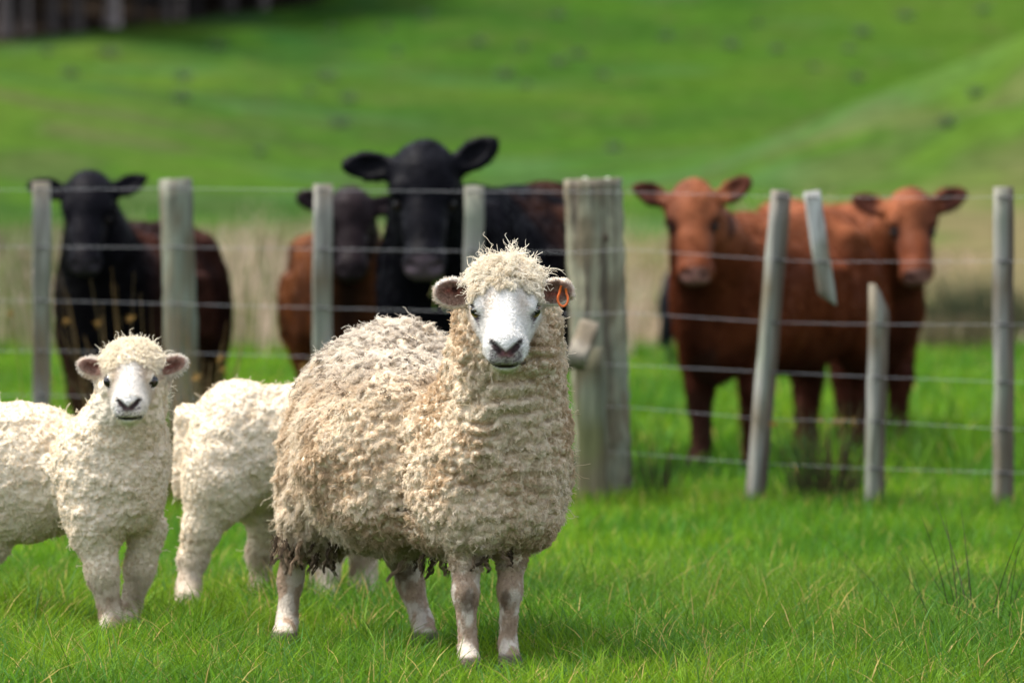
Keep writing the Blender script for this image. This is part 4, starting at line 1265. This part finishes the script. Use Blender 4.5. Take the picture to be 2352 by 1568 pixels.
TAWNY = [(.30, .19, .07), (.22, .16, .07), (.13, .14, .05), (.35, .24, .11), (.10, .12, .04)]
DARKR = [(.045, .065, .02), (.06, .08, .025), (.10, .075, .035), (.03, .045, .018)]
def fpt(vx, dd): p = PX(vx, 483, dline(vx) + dd); p[2] = 0; return p
rush_clump('rush_clump', 'tawny rush clump with brown seed heads between the lamb and the round post', fpt(452, -1.2), 150, .075, (.25, .68), .16, TAWNY, .0032, heads=6)
rush_clump('rush_clump', 'sparse tall rushes with seed heads rising behind the lamb\'s head', fpt(285, -.8), 44, .13, (.40, .88), .05, TAWNY[:2] + TAWNY[3:4], .0028, heads=4, hvec=(-.03, 0))
rush_clump('rush_clump', 'dark green and brown rush clump between the leaning batten and the broken stub', fpt(1895, .15), 260, .070, (.14, .40), .16, DARKR + [(.16, .10, .045)], .0026, heads=5)
rush_clump('rush_clump', 'small dark rush clump just right of the strainer post', fpt(1508, .1), 70, .03, (.12, .34), .14, DARKR, .0024)
rush_clump('grass_stalk', 'few thin dark bent stalks at the right edge of the near grass', np.array([1.185, 14.4, 0]), 11, .06, (.18, .33), .20, [(.030, .035, .014), (.045, .03, .02)], .0021, cat='grass')
rush_clump('grass_stalk', 'pair of thin dark stalks leaning left in the near grass', np.array([1.05, 14.1, 0]), 5, .05, (.16, .28), .2, [(.03, .04, .014)], .0019, hvec=(-.35, 0), cat='grass')
rush_clump('rush_clump', 'thin straw stems standing at the foot of the last batten', fpt(2240, .5), 24, .16, (.10, .34), .10, DARKR + TAWNY, .0016)

# ------------------------------------------------------------------ grass
def blades(name, P, L, W, lean, col, curve=1.0, K=4):
    n = len(P); az = RNG.random(n) * 6.283
    side = np.stack([np.cos(az), np.sin(az), 0 * az], 1)
    la = RNG.random(n) * 6.283
    ld = np.stack([np.cos(la), np.sin(la), 0 * la], 1) * lean[:, None]
    ts = np.array([0, .35, .7, 1.0])
    wd = np.array([1.0, .9, .6, 0])
    rows = []
    for t, w in zip(ts, wd):
        c = P + np.array([0, 0, 1.]) * (L * (t - .22 * lean * t * t))[:, None] + ld * (L * (.3 * t + .7 * t * t))[:, None]
        if w > 0:
            rows += [c - side * (W * w * .5)[:, None], c + side * (W * w * .5)[:, None]]
        else: rows.append(c)
    v = np.stack(rows, 1)                              # n,7,3
    b = (np.arange(n) * 7)[:, None]
    tri = np.concatenate([b + np.array(f)[None] for f in ([0, 1, 3], [0, 3, 2], [2, 3, 5], [2, 5, 4], [4, 5, 6])])
    me = mesh_np(name, v.reshape(-1, 3), tris=tri)
    cc = np.repeat(col[:, None], 7, 1)
    set_col(me, cc.reshape(-1, 3))
    return me

def grass_cols(P, straw=.06):
    n = len(P)
    p = P.copy(); p[:, 2] = 0
    g = np.array([.084, .196, .010]); d = np.array([.036, .105, .008]); y = np.array([.150, .25, .012]); b = np.array([.065, .16, .035]); s = np.array([.40, .30, .10])
    w = fbm(p, 1.4, 5, 3)[:, None]; r = RNG.random((n, 1))
    c = g * (1 - r) + d * r
    t = smooth(.42, .66, w) * .7 + .25 * RNG.random((n, 1)); t = np.clip(t, 0, 1); c = c * (1 - t) + y * t
    t = smooth(.50, .64, fbm(p, .9, 45, 3))[:, None] * .65; c = c * (1 - t * .7) + d * np.array([.85, .95, 1.2]) * t * .7
    k = RNG.random(n); c[k < .10] = b; c = c * RNG.uniform(.6, 1.2, (n, 1))
    st = k > 1 - straw; c[st] = s * RNG.uniform(.6, 1.1, (st.sum(), 1))
    return c

def scatter(n, d0, d1, half):
    """points on the paddock, even per square metre, half width half*d"""
    d = np.sqrt(RNG.uniform(d0 ** 2, d1 ** 2, n)); x = RNG.uniform(-1, 1, n) * half * d
    return np.stack([x, d, ground_z(x, d)], 1)

HALF = .9 * 1.45 / 10
P = scatter(135000, 12.2, 16.5, HALF)
L = np.where(RNG.random(len(P)) < .34, RNG.uniform(.06, .15, len(P)), RNG.uniform(.025, .085, len(P))) * (.40 + 1.2 * fbm(P, 4, 2, 3))
for fx, fy in ((-.004, 13.2), (-.10, 13.13), (-.56, 13.9), (-.21, 13.9), (-1.0, 14.3), (-.87, 15.2)):
    L *= 1 - .50 * np.exp(-.5 * ((P[:, 0] - fx) / .09) ** 2 - .5 * ((P[:, 1] - fy) / .30) ** 2)
tag(link('grass', blades('grass', P, L, RNG.uniform(.0022, .0048, len(P)), RNG.uniform(.2, 1.25, len(P)), grass_cols(P, .055) * 1.30), M_GRASS), 'short green sward in the foreground under the sheep', 'grass', kind='stuff')
P = scatter(90000, 16.5, 22.5, HALF * 1.2)
L = RNG.uniform(.03, .11, len(P)) * (.45 + 1.1 * fbm(P, 3, 2, 2))
MID = np.array([1.38, 1.46, 1.2])
tag(link('grass', blades('grass', P, L, RNG.uniform(.003, .006, len(P)), RNG.uniform(.15, .8, len(P)), grass_cols(P, .03) * MID), M_GRASS), 'bright green grass along the foot of the fence', 'grass', kind='stuff')
P = scatter(105000, 22.5, 42, HALF * 1.5)
L = RNG.uniform(.06, .16, len(P)) * (.5 + .8 * fbm(P, 2, 2, 2) + 0.9 * smooth(.56, .70, fbm(P, 1.6, 52, 3)))
tag(link('grass', blades('grass', P, L, RNG.uniform(.007, .014, len(P)), RNG.uniform(.15, .8, len(P)), grass_cols(P, .03) * MID), M_GRASS), 'bright green pasture under the cattle', 'grass', kind='stuff')

# longer ungrazed tufts round the feet of the posts
Q = []
for vx, w_ in ((95, .1), (415, .14), (742, .1), (1088, .1), (1385, .24), (1345, .2), (1736, .12), (2006, .12), (2306, .14), (1560, .3), (1880, .3), (2150, .3)):
    c = fpt(vx, -.03); k = int(420 if w_ < .2 else 600)
    Q.append(np.stack([c[0] + RNG.normal(size=k) * w_, c[1] + RNG.normal(size=k) * .10, 0 * np.ones(k)], 1))
P = np.concatenate(Q); P[:, 2] = ground_z(P[:, 0], P[:, 1])
tag(link('grass', blades('grass', P, RNG.uniform(.05, .135, len(P)), RNG.uniform(.003, .006, len(P)), RNG.uniform(.1, .7, len(P)), grass_cols(P, .08) * 1.15), M_GRASS), 'long ungrazed tufts round the feet of the fence posts', 'grass', kind='stuff')

# brown rushes in the hollow behind the cattle: nobody could count them
n = 44000
P = scatter(n, 39, 66, HALF * 1.9)
pn = P.copy(); pn[:, 2] = 0
keep = fbm(pn, .45, 61, 3) + .20 * RNG.random(n) > .585
P = P[keep]; n = len(P)
pn = P.copy(); pn[:, 2] = 0
hgt = .15 + .90 * smooth(.42, .64, fbm(pn, .45, 71, 3))
vxr = 1176 + P[:, 0] / P[:, 1] * FPX
hgt = hgt * (1 - .82 * smooth(1850, 2100, vxr)) * (1 - .35 * smooth(1380, 1500, vxr) * smooth(1750, 1600, vxr))
L = hgt * RNG.uniform(.6, 1.1, n)
pal = np.array([(.46, .34, .24), (.40, .29, .19), (.25, .22, .11), (.52, .40, .30), (.15, .18, .06)])
wi = np.clip((fbm(pn, .4, 88, 2) * 6 - 1 + RNG.random(n) * 2).astype(int), 0, 4)
tag(link('rushes', blades('rushes', P, L, RNG.uniform(.012, .024, n), RNG.uniform(.1, .5, n), pal[wi] * RNG.uniform(.8, 1.2, (n, 1))), M_RUSH), 'brown rough rushes filling the hollow behind the cattle', 'rushes', kind='stuff')

ORD = ('first second third fourth fifth sixth seventh eighth ninth tenth eleventh twelfth thirteenth fourteenth fifteenth sixteenth seventeenth eighteenth nineteenth twentieth '
       'twenty-first twenty-second twenty-third twenty-fourth twenty-fifth twenty-sixth twenty-seventh twenty-eighth twenty-ninth thirtieth thirty-first thirty-second '
       'thirty-third thirty-fourth thirty-fifth thirty-sixth thirty-seventh thirty-eighth').split()
# ------------------------------------------------------------------ weed clumps on the hill
def clump_mesh(seed, n=90):
    rg = np.random.default_rng(seed)
    P = np.concatenate([rg.normal(size=(n, 2)) * .11, -.02 * np.ones((n, 1))], 1)
    L = rg.uniform(.15, .40, n)
    c = np.array([.070, .125, .070]) * rg.uniform(.6, 1.5, (n, 1)); k = rg.random(n) < .3; c[k] = (.13, .11, .06)
    return blades('weed_clump', P, L, rg.uniform(.015, .035, n), rg.uniform(.2, .9, n), c)
CM = [clump_mesh(s) for s in (1, 2, 3)]
for m_ in CM: m_.materials.append(M_GRASS)
SPOTS = [(765, 70), (1100, 105), (1280, 150), (1385, 180), (890, 70), (710, 215), (800, 235), (750, 185), (420, 185), (415, 232), (595, 355), (780, 290), (1680, 110), (1785, 120), (1970, 185), (1868, 160), (1200, 112), (1160, 178), (1210, 200), (2080, 45), (1980, 80), (1950, 120), (1330, 132), (2175, 292), (2240, 222), (2260, 30), (165, 178), (500, 112), (1410, 345), (980, 40), (1280, 42), (110, 125), (250, 130), (910, 125), (1530, 90), (1740, 60)]
for i, (a, b) in enumerate(sorted(SPOTS)):
    p = ground_hit(a, b, 60)
    o = link('weed_clump', CM[i % 3], None, None, p)
    o.rotation_euler.z = RNG.random() * 6.28
    s = RNG.uniform(.45, .85); o.scale = (s, s, s * .9)
    tag(o, '%s dark weed clump from the left on the far green hillside' % ORD[i], 'plant', 'weed clumps dotted over the hillside')
# darker bushes of rush in the hollow at right
for (a, dd, n_, sp, Lr, pal_, lab) in ((2262, 47, 420, .34, (.25, .58), [(.06, .085, .035), (.08, .09, .045), (.12, .11, .06)], 'dark grey green bush of rushes in the hollow at far right'),
                                       (2190, 41.5, 300, .26, (.15, .36), [(.26, .19, .11), (.20, .15, .08), (.12, .12, .05)], 'straw brown rush bush in front of the dark one at far right'),
                                       (600, 52, 420, .5, (.5, 1.05), [(.30, .23, .14), (.25, .18, .11)], 'pale tan rush bush right of the dark brown calf'),
                                       (60, 46, 360, .4, (.5, 1.0), [(.20, .17, .10), (.16, .15, .08), (.28, .22, .15)], 'grey brown rush bush behind the leftmost batten')):
    p = PX(a, 483, dd); p[2] = gz(p[0], p[1])
    rush_clump('rush_bush', lab, p, n_, sp, Lr, .12, pal_, .011)

# ------------------------------------------------------------------ pine wood on the skyline
def pine(p, r, h, lab, group, seed, crown=True):
    rg = np.random.default_rng(seed)
    root = empty('pine_tree', p, lab, 'tree', group)
    n = 12; K = 9
    v = []; 
    lx, ly = rg.normal(size=2) * .015
    for i in range(K):
        t = i / (K - 1); z = -.3 + t * h
        rr = r * (1 - .75 * t) * (1 + .5 * math.exp(-max(z, 0) / .25))
        for j in range(n):
            a = 2 * math.pi * j / n
            k = rr * (1 + .10 * math.sin(a * 3 + i) + rg.normal() * .03)
            v.append((lx * z + k * math.cos(a), ly * z + k * math.sin(a), z))
    q = [[i * n + j, i * n + (j + 1) % n, (i + 1) * n + (j + 1) % n, (i + 1) * n + j] for i in range(K - 1) for j in range(n)]
    v = np.array(v)
    me = mesh_np('trunk', v, quads=q)
    b = 1.6 if 'thick' in lab else (rg.uniform(.08, .2) if 'deeper' in lab else rg.uniform(.05, 1.0) ** 1.6 * 1.3)  # deeper trunks: the wood's shade is put into the bark colour
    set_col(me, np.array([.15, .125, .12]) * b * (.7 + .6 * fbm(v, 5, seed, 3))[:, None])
    link('trunk', me, M_BARK, root)
    if crown:
        m = 420
        z = h * (.42 + .58 * rg.random(m) ** 1.1); rad = (1.05 - (z / h - .42) / .62) * h * .14 * np.sqrt(rg.random(m)); a = rg.random(m) * 6.283
        P_ = np.stack([rad * np.cos(a), rad * np.sin(a), z], 1)
        dirs = unit(np.stack([np.cos(a), np.sin(a), rg.normal(size=m) * .4], 1)); s = rg.uniform(.5, 1.1, m)
        e = unit(np.cross(dirs, rg.normal(size=(m, 3))))
        vv = np.stack([P_ + e * (.16 * s)[:, None], P_ - e * (.16 * s)[:, None], P_ + dirs * s[:, None] - e * .1, P_ + dirs * (s * .9)[:, None] + e * .2], 1).reshape(-1, 3)
        bb = (np.arange(m) * 4)[:, None]
        me = mesh_np('crown', vv, quads=bb + np.array([0, 1, 2, 3])[None])
        set_col(me, np.repeat(np.array([.022, .045, .018]) * rg.uniform(.6, 1.5, (m, 1)), 4, 0))
        link('crown', me, M_NEEDLE, root)

TR = [(14, 56), (64, 22), (122, 30), (176, 46), (258, 54), (318, 20), (382, 34), (416, 22), (447, 40), (526, 46), (574, 18), (606, 28), (668, 22), (712, 22)]
for i, (vx, w) in enumerate(TR):
    d = float(row_d(vx)) + RNG.uniform(.4, 1.6); p = PX(vx, 483, d); p[2] = gz(p[0], p[1])
    lab = 'pale thick pine trunk, brightest at the dark edge of the wood' if vx == 258 else ('pine trunk out of the frame beyond the wood edge' if not 0 < vx < 740 else '%s pine trunk from the left along the dark edge of the hilltop wood' % ORD[sorted(a for a, b in TR if 0 < a < 740).index(vx)])
    pine(p, w * d / FPX / 2 * .62, RNG.uniform(5, 6.5), lab, 'pines along the edge of the wood', 100 + i)
for i in range(22):
    vx = RNG.uniform(-200, 900); d = float(row_d(vx)) + RNG.uniform(3, 16); p = PX(vx, 483, d); p[2] = gz(p[0], p[1])
    pine(p, RNG.uniform(.12, .2), RNG.uniform(5, 6.5), 'slender pine trunk deeper in the dark wood', 'pines deeper in the wood', 300 + i)
# dark leaf mass added for the shaded inside of the wood, blocks the sky
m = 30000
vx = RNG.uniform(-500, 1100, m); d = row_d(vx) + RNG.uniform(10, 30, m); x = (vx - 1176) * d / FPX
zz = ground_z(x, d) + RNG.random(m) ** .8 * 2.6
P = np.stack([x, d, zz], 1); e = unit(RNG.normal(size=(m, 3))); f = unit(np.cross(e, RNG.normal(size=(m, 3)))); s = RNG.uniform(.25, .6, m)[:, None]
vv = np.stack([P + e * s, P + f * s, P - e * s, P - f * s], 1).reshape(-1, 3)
me = mesh_np('wood_shade_fill', vv, quads=(np.arange(m) * 4)[:, None] + np.array([0, 1, 2, 3])[None])
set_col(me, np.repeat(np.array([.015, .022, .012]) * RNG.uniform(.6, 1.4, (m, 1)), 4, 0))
tag(link('wood_shade_fill', me, M_NEEDLE), 'added dark fill for the shaded wood interior behind the pine trunks', 'woodland', kind='stuff')
